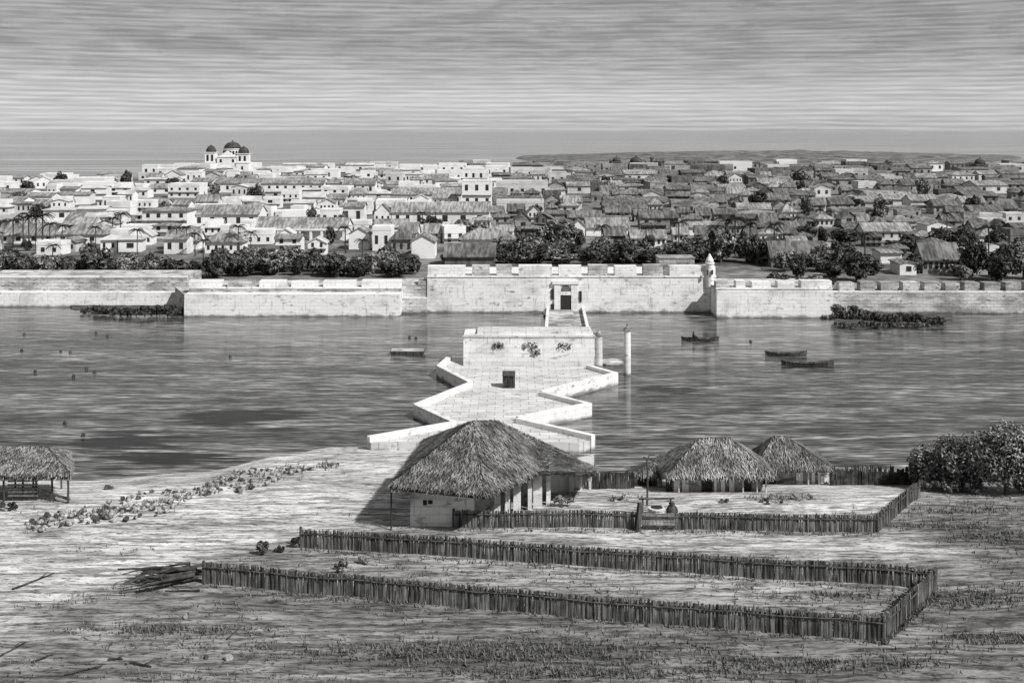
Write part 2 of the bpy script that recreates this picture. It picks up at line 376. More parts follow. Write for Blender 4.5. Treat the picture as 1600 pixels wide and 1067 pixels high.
# gate: frame, dark doorway, crest panel, side slots
gx0, gx1 = xat(866, YD), xat(902, YD)
def gp(px, py): return xat(px, YD), zat(py, YD)
t = thing('fort_gate', (xat(884, YD), YD - .1, 0), 'pale framed fort gate with a dark doorway below a dark arched panel', 'gate')
mb = MB(); yf = YD - .14
def gbox(x0, x1, ytop, ybot, y0, y1): mb.box(xat(x0, YD), xat(x1, YD), y0, y1, zat(ybot, YD), zat(ytop, YD))
gbox(866, 875.5, 444, 487, yf, YD + .1); gbox(892.5, 902, 444, 487, yf, YD + .1); gbox(875.5, 892.5, 455.5, 461, yf + .06, YD + .1)
gbox(863, 905, 439, 443.9, yf - .1, YD + .14)
part('surround', mb, M['plaster'], t)
mb = MB(); gbox(875.6, 892.4, 461.1, 486.8, YD - .03, YD + .15); part('doorway_dark', mb, M['window'], t)  # dark slab on the solid wall in place of the shaded opening
mb = MB(); gbox(875.6, 892.4, 443.95, 455.4, YD - .02, YD + .15); part('tympanum', mb, M['plaster'], t)
mb = MB(); cxg, czg, rg = xat(884, YD), zat(455.3, YD), xat(892, YD) - xat(884, YD)
arc = [(cxg + rg * math.cos(math.pi * k / 10), czg + rg * 1.25 * math.sin(math.pi * k / 10)) for k in range(11)]
mb.raw([(x, YD - .05, z) for x, z in arc] + [(x, YD + .1, z) for x, z in arc], [tuple(range(11))[::-1], tuple(range(11, 22))] + [(k, (k + 1) % 11, 11 + (k + 1) % 11, 11 + k) for k in range(11)]); part('arched_panel', mb, M['house_dark'], t)
for x0, x1, a, b in ((861.5, 865, 452, 468), (861, 865.5, 475, 487), (905, 909, 455, 472)):
    mb = MB(); gbox(x0, x1, a, b, YD - .05, YD + .1); part('slot', mb, M['window'], t)
# corner turret (sentry box) on the right corner
tx = xat(1109, YD); zt0 = zat(430, YD)
t = thing('corner_turret', (tx, YD + .1, zt0), 'round white sentry turret with domed cap, right end of the gate wall', 'turret')
mb = MB(); r = .5; mb.lathe((tx, YD + .1, 0), [(.25, zat(462, YD)), (r, zat(448, YD)), (r, zat(413, YD)), (r + .1, zat(412.5, YD)), (r + .1, zat(410.5, YD)), (r - .05, zat(410, YD))], 20); part('drum', mb, M['plaster'], t)
mb = MB(); z0 = zat(409.9, YD); mb.lathe((tx, YD + .1, z0), [(r + .02, 0), (r * .92, .28), (r * .6, .58), (.2, .75), (.12, .95), (.02, 1.05)], 20); part('cap', mb, M['plaster'], t, True)
for px in (1104, 1112):
    mb = MB(); mb.box(xat(px, YD) - .07, xat(px, YD) + .07, YD - .64, YD - .4, zat(428, YD), zat(421, YD)); part('slit', mb, M['window'], t)
# pale block standing on the parapet left of the turret, and the dark corner strips
Yb = YD + 2.5
mb = MB(); mb.box(xat(1030, Yb), xat(1085, Yb), Yb, Yb + 3, zD - .02, zat(404, Yb)); mb.box(xat(1029, Yb), xat(1086, Yb), Yb - .1, Yb + 3.1, zat(404, Yb) + .002, zat(402.5, Yb))
tag(mb.build('guard_house', M['grey_stone']), 'plain grey block rising behind the parapet, just left of the corner turret', 'guard house')

# ------------------------------------------------------------------ causeway, traverse, gate piers, bridge
DZ, PZ = .72, 1.06
left = [(573, 681), (705, 658), (646, 631), (732, 597), (682, 571), (699, 556.5), (724, 566)]
right = [(924, 567), (921, 569.5), (966, 582), (849, 611), (925, 630), (811, 652), (930, 679)]
L_ = [at(a, b, PZ) for a, b in left]; R_ = [at(a, b, PZ) for a, b in right]
out = [(p.x, p.y) for p in L_ + R_] + [(at(905, 692, DZ).x, at(905, 692, DZ).y), (at(580, 692, DZ).x, at(580, 692, DZ).y)]
t = thing('causeway', (0, 88, 0), 'white star-shaped causeway with zigzag parapets crossing the lagoon toward the fort', 'causeway')
mb = MB(); mb.prism(out[::-1], -1.2, DZ); part('deck', mb, M['deck'], t)
def parapet(pts, wdt):
    for a, b in zip(pts, pts[1:]):
        a, b = Vector((a.x, a.y, 0)), Vector((b.x, b.y, 0)); d = (b - a).normalized(); nrm = Vector((-d.y, d.x, 0)) * wdt
        mid = (a + b) / 2
        mb = MB(); q = d * .02
        mb.prism([(a + q - nrm * .04)[:2], (b - q - nrm * .04)[:2], (b - q + nrm)[:2], (a + q + nrm)[:2]], -1.1, PZ + rnd(-.01, .02))
        part('parapet', mb, M['plaster'], t)
parapet(L_[:6], -.42); parapet(R_[1:], -.42)
# traverse wall
Yt = at(724, 568, DZ).y
t = thing('traverse_wall', (1.5, Yt + 2, DZ), 'thick white blocking wall at the far end of the star causeway, patched with dark stains', 'wall')
mb = MB(); xl, xr = xat(724, Yt), xat(929, Yt); mb.box(xl, xr, Yt, Yt + 4.2, -1.0, zat(527, Yt), bat=.1); part('wall_body', mb, M['plaster'], t)
mb = MB(); mb.box(xl - .08, xr + .08, Yt + .02, Yt + .5, zat(527, Yt) + .003, zat(525, Yt)); part('coping', mb, M['deck'], t)
mb = MB(); mb.box(xl + 1.2, xr - .1, Yt + 1.6, Yt + 4.1, zat(527, Yt) + .003, zat(525, Yt) + .12); part('firing_step', mb, M['deck'], t)
for px, py, s in ((778, 540, 1), (828, 541, 1.2), (882, 541, 1.1), (838, 550, .8)):
    mb = MB(); p = Vector((xat(px, Yt), Yt - .0, zat(py, Yt)))
    for k in range(36):
        c = p + Vector((rnd(-.55, .55) * s, rnd(-.10, .02), rnd(-.28, .28) * s)); u = Vector((rnd(-1, 1), rnd(-.5, 0), rnd(-1, 1))).normalized() * .14; v = Vector((rnd(-1, 1), rnd(-.6, 0), rnd(-1, 1))).normalized() * .11
        mb.poly([c - u, c + v, c + u, c - v])
    part('wall_plant', mb, M['leaf'], t)
# mound of the islet beside it
mb = MB(); c = at(957, 566, .2); mb.lathe((c.x, c.y + .5, 0), [(1.3, -1), (1.22, .1), (1.0, .26), (.4, .3)], 18)
tag(mb.build('stone_islet', M['deck']), 'small round pale islet at the right end of the blocking wall', 'islet')
def pier(px, top, bot, zb, rr, label):
    p = at(px, bot, zb); Y = p.y; t = thing('gate_pillar', (p.x, Y, zb), label, 'pillar', 'white pillars at the causeway end')
    zt_ = zat(top + 7, Y); mb = MB(); mb.lathe((p.x, Y, 0), [(rr * 1.05, -1.2), (rr, zb + .3), (rr * .94, zt_ - .2)], 16); part('shaft', mb, M['plaster'], t, False)
    mb = MB(); mb.lathe((p.x, Y, 0), [(rr * 1.28, zt_ - .195), (rr * 1.28, zt_ - .08), (rr * .9, zt_ - .06), (rr * .5, zt_ + .12), (rr * .22, zt_ + .2), (rr * .26, zat(top, Y) - .05), (.02, zat(top, Y))], 16); part('capital', mb, M['grey_stone'], t)
pier(935.5, 514, 570, .1, .36, 'left white pillar, standing against the right end of the blocking wall')
pier(980, 506, 586, 0, .33, 'right white pillar, standing alone in the water beside the islet')
# boarded box
p = at(795, 606.5, DZ); t = thing('sentry_box', p, 'small dark boarded hut standing alone on the white causeway', 'sentry box')
mb = MB(); W, H = .46, 1.05
for k in range(5):
    x = p.x - W + .03 + k * (2 * W - .06) / 4
    mb.box(x - .085, x + .085, p.y - rnd(.0, .03), p.y + .08, DZ, DZ + H + rnd(-.06, .04))
mb.box(p.x - W, p.x - W + .06, p.y + .08, p.y + .85, DZ, DZ + H); mb.box(p.x + W - .06, p.x + W, p.y + .08, p.y + .85, DZ, DZ + H); mb.box(p.x - W, p.x + W, p.y + .85, p.y + .92, DZ, DZ + H)
part('board_wall', mb, M['stick'], t)
mb = MB(); mb.raw([(p.x - W - .08, p.y - .08, DZ + H - .02), (p.x + W + .08, p.y - .08, DZ + H - .02), (p.x + W + .08, p.y + 1, DZ + H + .12), (p.x - W - .08, p.y + 1, DZ + H + .12), (p.x - W - .08, p.y - .08, DZ + H + .04), (p.x + W + .08, p.y - .08, DZ + H + .04), (p.x + W + .08, p.y + 1, DZ + H + .18), (p.x - W - .08, p.y + 1, DZ + H + .18)], [(3, 2, 1, 0), (4, 5, 6, 7), (0, 1, 5, 4), (1, 2, 6, 5), (2, 3, 7, 6), (3, 0, 4, 7)])
part('roof', mb, M['wood'], t)
mb = MB(); mb.box(p.x - .1, p.x + .12, p.y - .05, p.y - .035, DZ + .05, DZ + .8); part('doorway', mb, M['window'], t)
# bridge to the gate
t = thing('gate_bridge', (xat(883, 118), 118, .7), 'short pale bridge with two white side walls leading up to the fort gate', 'bridge')
y0, y1 = Yt + 4.25, YD - .16
xa0, xa1, xb0, xb1 = xat(848, 114), xat(919, 114), xat(856, YD), xat(911, YD)
mb = MB(); mb.prism([(xa0, y0), (xa1, y0), (xb1, y1), (xb0, y1)], -.6, .22); part('deck', mb, M['old_wall'], t)
for (xa, xb) in ((xa0, xb0), (xa1, xb1)):
    mb = MB(); a, b = Vector((xa, y0 + 2, .28)), Vector((xb, y1 + .2, .30)); mb.beam(a, b, .32, .74); part('side_wall', mb, M['plaster'], t)
for k in range(3):
    mb = MB(); mb.box(xa0 + .6, xa1 - .6, y1 - 1.2 - k * 1.0, y1 - .2 - k * 1.0, .222, .42 - k * .06); part('step', mb, M['old_wall'], t)

# ------------------------------------------------------------------ thatched buildings
def thatch(polys, name, parent, thick=.22, dens=70, mk='straw', sl=.3, sw=.032, fringe=True):
    """polys: roof faces, each with its eave edge first; a solid bed with straw laid down the slope"""
    mb = MB(); st = MB()
    for pg in polys:
        P_ = [Vector(q) for q in pg]; n = (P_[1] - P_[0]).cross(P_[2] - P_[0]).normalized()
        if n.z < 0: n = -n
        dwn = (Vector((0, 0, -1)) - n * n.dot(Vector((0, 0, -1)))).normalized(); side = n.cross(dwn)
        k = len(P_); low = [q - Vector((0, 0, thick)) for q in P_]
        mb.raw(P_ + low, [tuple(range(k)), tuple(range(2 * k - 1, k - 1, -1))] + [(i, k + i, k + (i + 1) % k, (i + 1) % k) for i in range(k)])
        def straw(c, ln, lift):
            u = (dwn + side * rnd(-.55, .55) + n * lift).normalized(); s_ = side * sw * rnd(.6, 1.4) * .5
            st.poly([c - s_, c + s_, c + u * ln + s_ * .5, c + u * ln - s_ * .5])
        tris = [(P_[0], P_[i], P_[i + 1]) for i in range(1, k - 1)]
        for (a, b, c) in tris:
            ar = (b - a).cross(c - a).length / 2
            for _ in range(int(ar * dens)):
                r1, r2 = math.sqrt(random.random()), random.random()
                q = a * (1 - r1) + b * r1 * (1 - r2) + c * r1 * r2
                straw(q + n * rnd(.01, .07), sl * rnd(.5, 1.3), rnd(-.05, .22))
        if fringe:
            e = P_[1] - P_[0]
            for _ in range(int(e.length * 26)):
                q = P_[0] + e * random.random(); straw(q + n * rnd(-.12, .04) - dwn * .25, rnd(.3, .62), rnd(-.35, .05))
    b = part(name, mb, M['thatch'], parent); s = part('straw', st, M[mk], b); return b
def post(px, top, bot, z=None, r=.05, parent=None, Y=None, name='post', mk='wood'):
    p = gpick(px, bot); zt_ = zat(top, p.y); mb = MB()
    mb.tube([(p.x, p.y, p.z - .2), (p.x + rnd(-.03, .03), p.y, (p.z + zt_) / 2), (p.x, p.y, zt_)], [r, r * .9, r * .85], 6); return part(name, mb, M[mk], parent)

# main hut
t = thing('thatched_house', (-2.5, 59, 1.5), 'large thatched house with a pale plastered end wall and a pillared right side', 'house')
A = Vector((xat(609, 56.2), 56.2, zat(757, 56.2))); B = Vector((xat(757, 54.9), 54.9, zat(771, 54.9))); Cc = Vector((xat(838, 58.6), 58.6, zat(737, 58.6)))
Dd = Vector((xat(933, 60.6), 60.6, zat(739, 60.6))); Ee = Vector((xat(930, 65.5), 65.5, zat(728, 65.5))); Ff = Vector((-5.2, 64.5, 3.9))
R1 = Vector((xat(738, 59.2), 59.2, zat(657, 59.2))); R2 = Vector((xat(775, 60.2), 60.2, zat(656, 60.2))); R3 = Vector((xat(832, 62), 62, zat(689, 62))); R4 = Vector((xat(915, 63), 63, zat(727, 63)))
thatch([[A, B, R1], [B, Cc, R2, R1], [Cc, R3, R2], [Cc, Dd, R4, R3], [Ff, A, R1, R2], [Ee, Ff, R2, R3], [Ee, R3, R4], [Dd, Ee, R4]], 'roof', t, .2, 240)
yb = 57.0; xw0, xw1 = xat(641, yb), xat(741, yb)
mb = MB(); mb.box(xw0, xw1, yb, yb + .35, 1.3, zat(758, yb)); mb.box(xw0, xw0 + .35, yb + .352, 63, 1.3, 3.7); part('end_wall', mb, M['plaster'], t)
mb = MB(); mb.box(xat(661, yb), xat(667, yb), yb - .02, yb + .05, zat(789, yb), zat(781, yb)); part('window', mb, M['window'], t)
mb = MB(); mb.box(xat(669, yb), xat(676, yb), yb - .02, yb + .05, zat(787, yb), zat(781, yb)); part('window', mb, M['window'], t)
mb = MB(); q0 = Vector((xw1, yb + .36, 0)); q1 = Vector((xat(858, 62.2), 62.4, 0))
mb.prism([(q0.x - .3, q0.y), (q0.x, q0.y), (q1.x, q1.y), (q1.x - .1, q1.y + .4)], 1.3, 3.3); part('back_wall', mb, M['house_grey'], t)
mb = MB(); mb.prism([(q1.x + .02, q1.y + .1), (xat(928, 64.6), 64.6), (xat(928, 64.6), 65), (q1.x - .1, q1.y + .5)], 1.0, 2.9); part('rear_wall', mb, M['house_pale'], t)
for px, bot, top, wd in ((750, 806, 768, .42), (775, 805, 772, .46), (793, 803, 760, .26), (808, 801, 757, .40), (828, 798, 745, .22), (840, 795, 742, .5), (857, 790, 740, .24)):
    Y = F * (CZ - 1.5) / (bot - HZ); x = xat(px, Y); mb = MB(); mb.box(x - wd / 2, x + wd / 2, Y, Y + .26, 1.3, zat(top, Y)); part('pillar', mb, M['plaster'], t)
for px, bot, top, wd in ((872, 768, 741, .16), (893, 768, 741, .24), (908, 766, 741, .14), (922, 765, 740, .14)):
    p = gpick(px, bot); mb = MB(); mb.box(p.x - wd / 2, p.x + wd / 2, p.y, p.y + .2, p.z - .2, zat(top, p.y)); part('pillar', mb, M['house_pale'], t)
post(611, 757, 828, parent=t, r=.045)
mb = MB(); mb.beam(A + Vector((.1, .1, -.25)), B + Vector((0, .1, -.25)), .1); part('eave_beam', mb, M['wood'], t)
mb = MB(); mb.beam(B + Vector((0, .1, -.25)), Cc + Vector((0, .1, -.25)), .1); part('eave_beam', mb, M['wood'], t)

def hut(label, eL, eR, eY, rL, rR, rowY, base, wallrow, posts, mk, name='thatched_hut', left_dark=False):
    """hipped hut: eave columns/row, ridge columns/row, wall base row"""
    b = gpick((eL + eR) / 2, base); Y = b.y; Yf = Y - .5
    xl, xr = xat(eL, Yf), xat(eR, Yf); ze = zat(eY, Yf); dep = (xr - xl) * .62; Yr = Yf + dep / 2; zr = zat(rowY, Yr); r0, r1 = xat(rL, Yr), xat(rR, Yr)
    t = thing(name, (b.x, Y + dep / 2 - .5, b.z), label, 'hut', 'thatched huts by the lagoon')
    a, c, d, e = Vector((xl, Yf, ze)), Vector((xr, Yf, ze)), Vector((xr, Yf + dep, ze)), Vector((xl, Yf + dep, ze)); p, q = Vector((r0, Yr, zr)), Vector((r1, Yr, zr))
    thatch([[a, c, q, p], [c, d, q], [d, e, p, q], [e, a, p]], 'roof', t, .16, 240, mk, .26, .03)
    mb = MB(); i = .55; z0 = b.z - .5
    mb.box(xl + i, xr - i, Y + .35, Y + .55, z0, ze + .05); mb.box(xl + i, xl + i + .2, Y + .552, Yf + dep - .7, z0, ze + .05); mb.box(xr - i - .2, xr - i, Y + .552, Yf + dep - .7, z0, ze + .05); mb.box(xl + i, xr - i, Yf + dep - .7, Yf + dep - .5, z0, ze + .05)
    part('wall', mb, M[wallrow], t)
    for px0, px1, kind in posts:
        zt_ = ze + .02
        mb = MB(); x0, x1 = xat(px0, Y), xat(px1, Y)
        if kind == 'd': mb.box(x0, x1, Y + .30, Y + .40, z0, ze - .12); part('doorway', mb, M['window'], t)
        elif kind == 'w': mb.box(x0, x1, Y + .26, Y + .42, z0, ze - .1); part('wall_panel', mb, M['plaster'], t)
        else: mb.tube([(x0, Y - .1, z0), (x0 + .02, Y - .1, ze)], .05, 6); part('post', mb, M['house_pale'], t)
    return t
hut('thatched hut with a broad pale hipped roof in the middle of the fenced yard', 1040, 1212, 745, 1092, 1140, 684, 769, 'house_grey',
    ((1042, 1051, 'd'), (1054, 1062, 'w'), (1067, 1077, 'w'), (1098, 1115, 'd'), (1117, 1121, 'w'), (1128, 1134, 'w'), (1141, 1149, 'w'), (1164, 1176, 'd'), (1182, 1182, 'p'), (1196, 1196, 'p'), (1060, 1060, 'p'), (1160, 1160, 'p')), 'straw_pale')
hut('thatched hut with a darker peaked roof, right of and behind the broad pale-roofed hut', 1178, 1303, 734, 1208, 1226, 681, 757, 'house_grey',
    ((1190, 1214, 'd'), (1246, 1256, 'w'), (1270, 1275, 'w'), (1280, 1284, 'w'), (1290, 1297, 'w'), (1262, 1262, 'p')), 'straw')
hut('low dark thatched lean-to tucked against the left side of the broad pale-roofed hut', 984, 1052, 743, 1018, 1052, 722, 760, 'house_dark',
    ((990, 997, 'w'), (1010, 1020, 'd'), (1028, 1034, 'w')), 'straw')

# open shelter, far left
t = thing('open_shelter', (-27, 62, 1.4), 'open-sided thatched shelter on thin posts at the left edge', 'shelter')
pF = gpick(50, 786); Yf = pF.y; Yr = Yf + 2.3
a = Vector((xat(-70, Yf), Yf, zat(742, Yf))); b = Vector((xat(110, Yf), Yf, zat(742, Yf))); zr = zat(698, Yr)
p0, p1 = Vector((xat(-40, Yr), Yr, zr)), Vector((xat(74, Yr), Yr, zr)); kd = 1 + 4.6 / Yf; c = Vector((b.x * kd, Yf + 4.6, b.z)); d = Vector((a.x * kd, Yf + 4.6, a.z))
thatch([[a, b, p1, p0], [b, c, p1], [c, d, p0, p1], [d, a, p0]], 'roof', t, .16, 220, 'straw_pale', .28, .032)
for px, bot in ((6, 784), (36, 782), (57, 781), (81, 783), (106, 786), (-25, 785), (-55, 785)): post(px, 743, bot, parent=t, r=.07)
for px in (24, 52, 96):
    mb = MB(); x = xat(px, Yf + 4.2); mb.tube([(x, Yf + 4.2, .7), (x, Yf + 4.2, b.z)], .06, 6); part('post', mb, M['wood'], t)
mb = MB(); mb.beam(a + Vector((0, .15, -.2)), b + Vector((-.1, .15, -.2)), .11); part('eave_beam', mb, M['wood'], t)
for k in range(5):
    mb = MB(); z = pF.z + .25 + k * .2; mb.beam((xat(6, Yf), Yf + .5, z), (xat(52, Yf), Yf + .6, z + rnd(-.04, .04)), .07, .09); part('rail', mb, M['house_dark'], t)
mb = MB(); mb.beam((xat(56, Yf), Yf + .8, pF.z + .42), (xat(108, Yf), Yf + .1, pF.z + .18), .1, .12); part('rail', mb, M['house_dark'], t)

# ------------------------------------------------------------------ fences
def run_pts(a, b, step):
    a, b = gpick(*a), gpick(*b); n = max(2, int((b - a).length / step)); out = []
    for i in range(n + 1):
        x, y = lerp(a.x, b.x, i / n), lerp(a.y, b.y, i / n); out.append(Vector((x, y, gz(x, y))))
    return out
def fence_run(t, a, b, h, mk='stake', step=.06, hvar=.035, rails=True, wd=.085):
    pts = run_pts(a, b, step); d = (pts[-1] - pts[0]).normalized(); n = Vector((-d.y, d.x, 0)); mb = MB()
    for p in pts:
        hh = h * (1 + rnd(-hvar, hvar)) + (.12 * random.random() if random.random() < .03 else 0); lean = rnd(-.05, .05); w_ = wd * rnd(.75, 1.15) / 2; o = n * rnd(-.035, .035)
        b0, t0 = p + o + Vector((0, 0, -.15)), p + o + d * lean + n * rnd(-.04, .04) + Vector((0, 0, hh))
        q = d * w_; e = n * .03; r_ = rnd(.5, .95)
        vs = [b0 - q - e, b0 + q - e, b0 + q + e, b0 - q + e, t0 - q * r_ - e, t0 + q * r_ - e, t0 + q * r_ + e, t0 - q * r_ + e]
        mb.raw(vs, [(4, 5, 6, 7), (0, 1, 5, 4), (1, 2, 6, 5), (2, 3, 7, 6), (3, 0, 4, 7)])
    part('stake_panel', mb, M[mk], t)
    if rails:
        for s in (-1, 1):
            mb = MB(); seg = pts[::14] + [pts[-1]]
            mb.tube([p + n * .075 * s + Vector((0, 0, h * .78 + rnd(-.03, .03))) for p in seg], .035, 5); part('rail', mb, M['wood'], t)
def fpost(t, px, bot, h, r=.08):
    p = gpick(px, bot); mb = MB(); mb.tube([p - Vector((0, 0, .3)), p + Vector((0, 0, h))], [r, r * .85], 7); part('corner_post', mb, M['wood'], t)
t = thing('stake_fence', gpick(850, 950), 'long close-set stake fence around the empty foreground plot, open at its left end', 'fence')
fence_run(t, (318, 911), (1380, 1001), .95); fence_run(t, (1380, 1001), (1462, 921), .98); fence_run(t, (1462, 921), (470, 855), .90)
for a in ((318, 911), (1380, 1001), (1462, 921), (470, 855)): fpost(t, a[0], a[1], 1.02)
t = thing('stake_fence', gpick(1040, 830), 'stake fence closing the front and right side of the yard before the huts', 'fence')
fence_run(t, (709, 823), (994, 826), .86); fence_run(t, (1056, 827), (1371, 831), .86); fence_run(t, (1371, 831), (1436, 778), .9)
for a in ((709, 823), (1371, 831), (1436, 778)): fpost(t, a[0], a[1], .95)
t = thing('palisade', gpick(960, 762), 'short dark palisade between the large thatched house and the low lean-to', 'fence')
fence_run(t, (926, 764), (990, 762), .95, 'stick', rails=False)
t = thing('palisade', gpick(1370, 757), 'dark ragged palisade at the back of the yard, right of the peaked hut', 'fence')
fence_run(t, (1298, 758), (1440, 757), 1.0, 'stick', hvar=.25, rails=False)
# gate with its dark leaning post
t = thing('yard_gate', gpick(1025, 827), 'plank gate with one tall dark leaning post in the front yard fence', 'gate')
p = gpick(998, 828); mb = MB(); mb.beam(p + Vector((-.12, -.12, -.2)), p + Vector((.08, -.06, 1.42)), .26, .22); part('gate_post', mb, M['wood'], t)
a, b = gpick(1003, 827), gpick(1054, 828); mb = MB(); n = 9
for i in range(n):
    q = a.lerp(b, (i + .5) / n); w_ = (b.x - a.x) / n * .47; mb.box(q.x - w_, q.x + w_, q.y - .04, q.y + .02, q.z + .03, q.z + .86 + rnd(-.03, .03))
part('plank_leaf', mb, M['grey_stone'], t)
for zz in (.2, .66):
    mb = MB(); mb.beam(a + Vector((0, -.075, zz)), b + Vector((0, -.075, zz)), .05, .1); part('ledge', mb, M['wood'], t)
# well head and jar behind the gate
p = gpick(1026, 806); t = thing('well_head', p, 'low pale stone well head just behind the plank gate', 'well')
mb = MB(); mb.lathe(p, [(.46, -.2), (.44, .36), (.48, .38), (.48, .46), (.34, .47)], 14); part('stone_ring', mb, M['house_pale'], t)
mb = MB(); mb.lathe(p, [(.33, .42), (.33, .475)], 14); part('well_mouth', mb, M['window'], t)
for s in (-1, 1):
    mb = MB(); mb.tube([p + Vector((s * .75, 0, -.1)), p + Vector((s * .75, 0, .95))], .05, 6); part('upright', mb, M['wood'], t)
mb = MB(); mb.tube([p + Vector((-.95, 0, .92)), p + Vector((.95, 0, .94))], .05, 6); part('crossbar', mb, M['wood'], t)
p = gpick(1050, 808); mb = MB(); mb.lathe(p, [(.14, -.02), (.3, .2), (.32, .42), (.2, .62), (.13, .68), (.18, .76)], 12)
tag(mb.build('water_jar', M['wood'], smooth_=True), 'dark rounded jar standing right of the well head', 'jar')
# pole with crossarms
p = gpick(1011, 789); t = thing('crossarm_pole', p, 'tall thin pole with a crooked forked top in front of the low lean-to', 'pole')
mb = MB(); tp = Vector((p.x, p.y, zat(716, p.y))); mb.tube([p - Vector((0, 0, .2)), p.lerp(tp, .5) + Vector((.03, 0, 0)), tp], [.06, .055, .045], 7); part('shaft', mb, M['wood'], t)
mb = MB(); mb.tube([tp + Vector((-.2, 0, .08)), tp + Vector((.25, 0, -.1)), tp + Vector((.62, 0, -.22))], .04, 6); part('crossarm', mb, M['wood'], t)
mb = MB(); mb.tube([tp - Vector((0, 0, .1)), tp + Vector((.12, 0, .16)), tp + Vector((.42, 0, .2))], .03, 6); part('fork', mb, M['wood'], t)

# ------------------------------------------------------------------ rubble, sticks
ICO = None
def rock_mesh(seed):
    rr = random.Random(seed); ph = (1 + 5 ** .5) / 2
    v = [(-1, ph, 0), (1, ph, 0), (-1, -ph, 0), (1, -ph, 0), (0, -1, ph), (0, 1, ph), (0, -1, -ph), (0, 1, -ph), (ph, 0, -1), (ph, 0, 1), (-ph, 0, -1), (-ph, 0, 1)]
    f = [(0, 11, 5), (0, 5, 1), (0, 1, 7), (0, 7, 10), (0, 10, 11), (1, 5, 9), (5, 11, 4), (11, 10, 2), (10, 7, 6), (7, 1, 8), (3, 9, 4), (3, 4, 2), (3, 2, 6), (3, 6, 8), (3, 8, 9), (4, 9, 5), (2, 4, 11), (6, 2, 10), (8, 6, 7), (9, 8, 1)]
    v = [Vector(p).normalized() for p in v]; cache = {}; f2 = []
    def mid(i, j):
        k = (min(i, j), max(i, j))
        if k not in cache: v.append(((v[i] + v[j]) / 2).normalized()); cache[k] = len(v) - 1
        return cache[k]
    for a, b, c in f:
        x, y, z = mid(a, b), mid(b, c), mid(c, a); f2 += [(a, x, z), (b, y, x), (c, z, y), (x, y, z)]
    v = [p * (1 + .32 * mnoise.noise(p * 1.6 + Vector((seed * 7.3, 0, 0))) + rr.uniform(-.06, .06)) for p in v]
    me = bpy.data.meshes.new('stone'); me.from_pydata([(p.x, p.y, p.z * .72) for p in v], [], f2); me.materials.append(M['rock']); return me
ROCKS = [rock_mesh(i) for i in range(8)]
def stone(x, y, s, label, group, dz=0):
    o = bpy.data.objects.new('stone', random.choice(ROCKS)); C.objects.link(o)
    o.location = (x, y, gz(x, y) + s * .3 + dz); o.scale = (s, s * rnd(.8, 1.1), s * rnd(.8, 1.2)); o.rotation_euler = (rnd(-.4, .4), rnd(-.4, .4), rnd(0, 6))
    return tag(o, label, 'stone', group)
def heap(p0, p1, n, spread, label, group, taper=1.0):
    for i in range(n):
        u = random.random(); px, py = lerp(p0[0], p1[0], u), lerp(p0[1], p1[1], u)
        e = 4 * u * (1 - u); e = e ** .5 * spread
        p = gpick(px + rnd(-6, 6), py + rnd(-1, 1) * e)
        stone(p.x, p.y, rnd(.08, .18), label, group, rnd(0, .16) * (e / spread))
heap((44, 824), (205, 795), 84, 17, 'pale fist-shaped rubble stone in the long heap nearest the open shelter', 'stones of the rubble heap nearest the shelter')
heap((150, 806), (300, 775), 80, 20, 'pale rubble stone in the middle heap along the sandy track', 'stones of the middle rubble heap')
heap((305, 768), (455, 738), 90, 18, 'pale rubble stone in the upper heap close to the water', 'stones of the upper rubble heap')
heap((440, 738), (532, 727), 22, 4, 'pale rubble stone in the thin upper tail of the rubble line', 'stones of the thin rubble tail')
p = gpick(170, 764); o = stone(p.x, p.y, .26, 'single dark boulder alone on the sand between shelter and rubble', None); o.data = ROCKS[0].copy(); o.data.materials[0] = M['wood']
p = gpick(357, 1030); stone(p.x, p.y, .2, 'single pale stone on the grass at the bottom left', None)
p = gpick(322, 1028); stone(p.x, p.y, .12, 'smaller pale stone just left of the single stone on the bottom-left grass', None)
p = gpick(290, 965); stone(p.x, p.y, .14, 'small pale stone on the grass below the pile of branches', None)

def branch(a, b, r, label, group=None, bend=.08, dz=.05, name='branch'):
    A_, B_ = gpick(*a), gpick(*b); A_.z += dz; B_.z += dz; mb = MB(); pts = []
    for i in range(6):
        q = A_.lerp(B_, i / 5); pts.append(q + Vector((rnd(-bend, bend), rnd(-bend, bend), rnd(0, bend)))) 
    mb.tube(pts, [r * (1 - .55 * i / 5) for i in range(6)], 6)
    # a side twig so that it reads as a branch
    k = pts[3]; mb.tube([k, k + (B_ - A_) * .16 + Vector((rnd(-.2, .2), rnd(-.3, .3), .1))], [r * .5, r * .2], 5)
    o = mb.build(name, M['stick']); return tag(o, label, 'branch', group)
BL, BG = 'dark dead branch in the loose pile at the open end of the foreground fence', 'dead branches piled by the fence'
for i in range(18):
    branch((rnd(290, 318), 900 + rnd(-6, 12)), (rnd(184, 240), 912 + rnd(-10, 22)), rnd(.05, .09), BL, BG, .09, .05 + .028 * i)
branch((318, 893), (232, 915), .09, 'thick straight log leaning against the end post over the branch pile', None, .02, .35, 'log')
branch((312, 925), (258, 924), .05, 'short thin branch lying apart just below the branch pile', None, .03)
branch((-20, 1038), (40, 1005), .05, 'thin bent stick lying on the grass in the bottom left corner', None, .02)
branch((52, 1036), (82, 1024), .05, 'short dark stick on the grass right of the corner stick', None, .04)
branch((105, 1055), (160, 1042), .05, 'crooked dark stick lowest in the bottom left grass', None, .05)
branch((170, 1031), (192, 1031), .06, 'stubby dark stick lying level on the bottom left grass', None, .01)
branch((205, 1036), (236, 1043), .06, 'dark stick right of the stubby level stick', None, .02)
branch((355, 1000), (378, 980), .04, 'small upright-tilted twig in the grass below the foreground fence', None, .02)
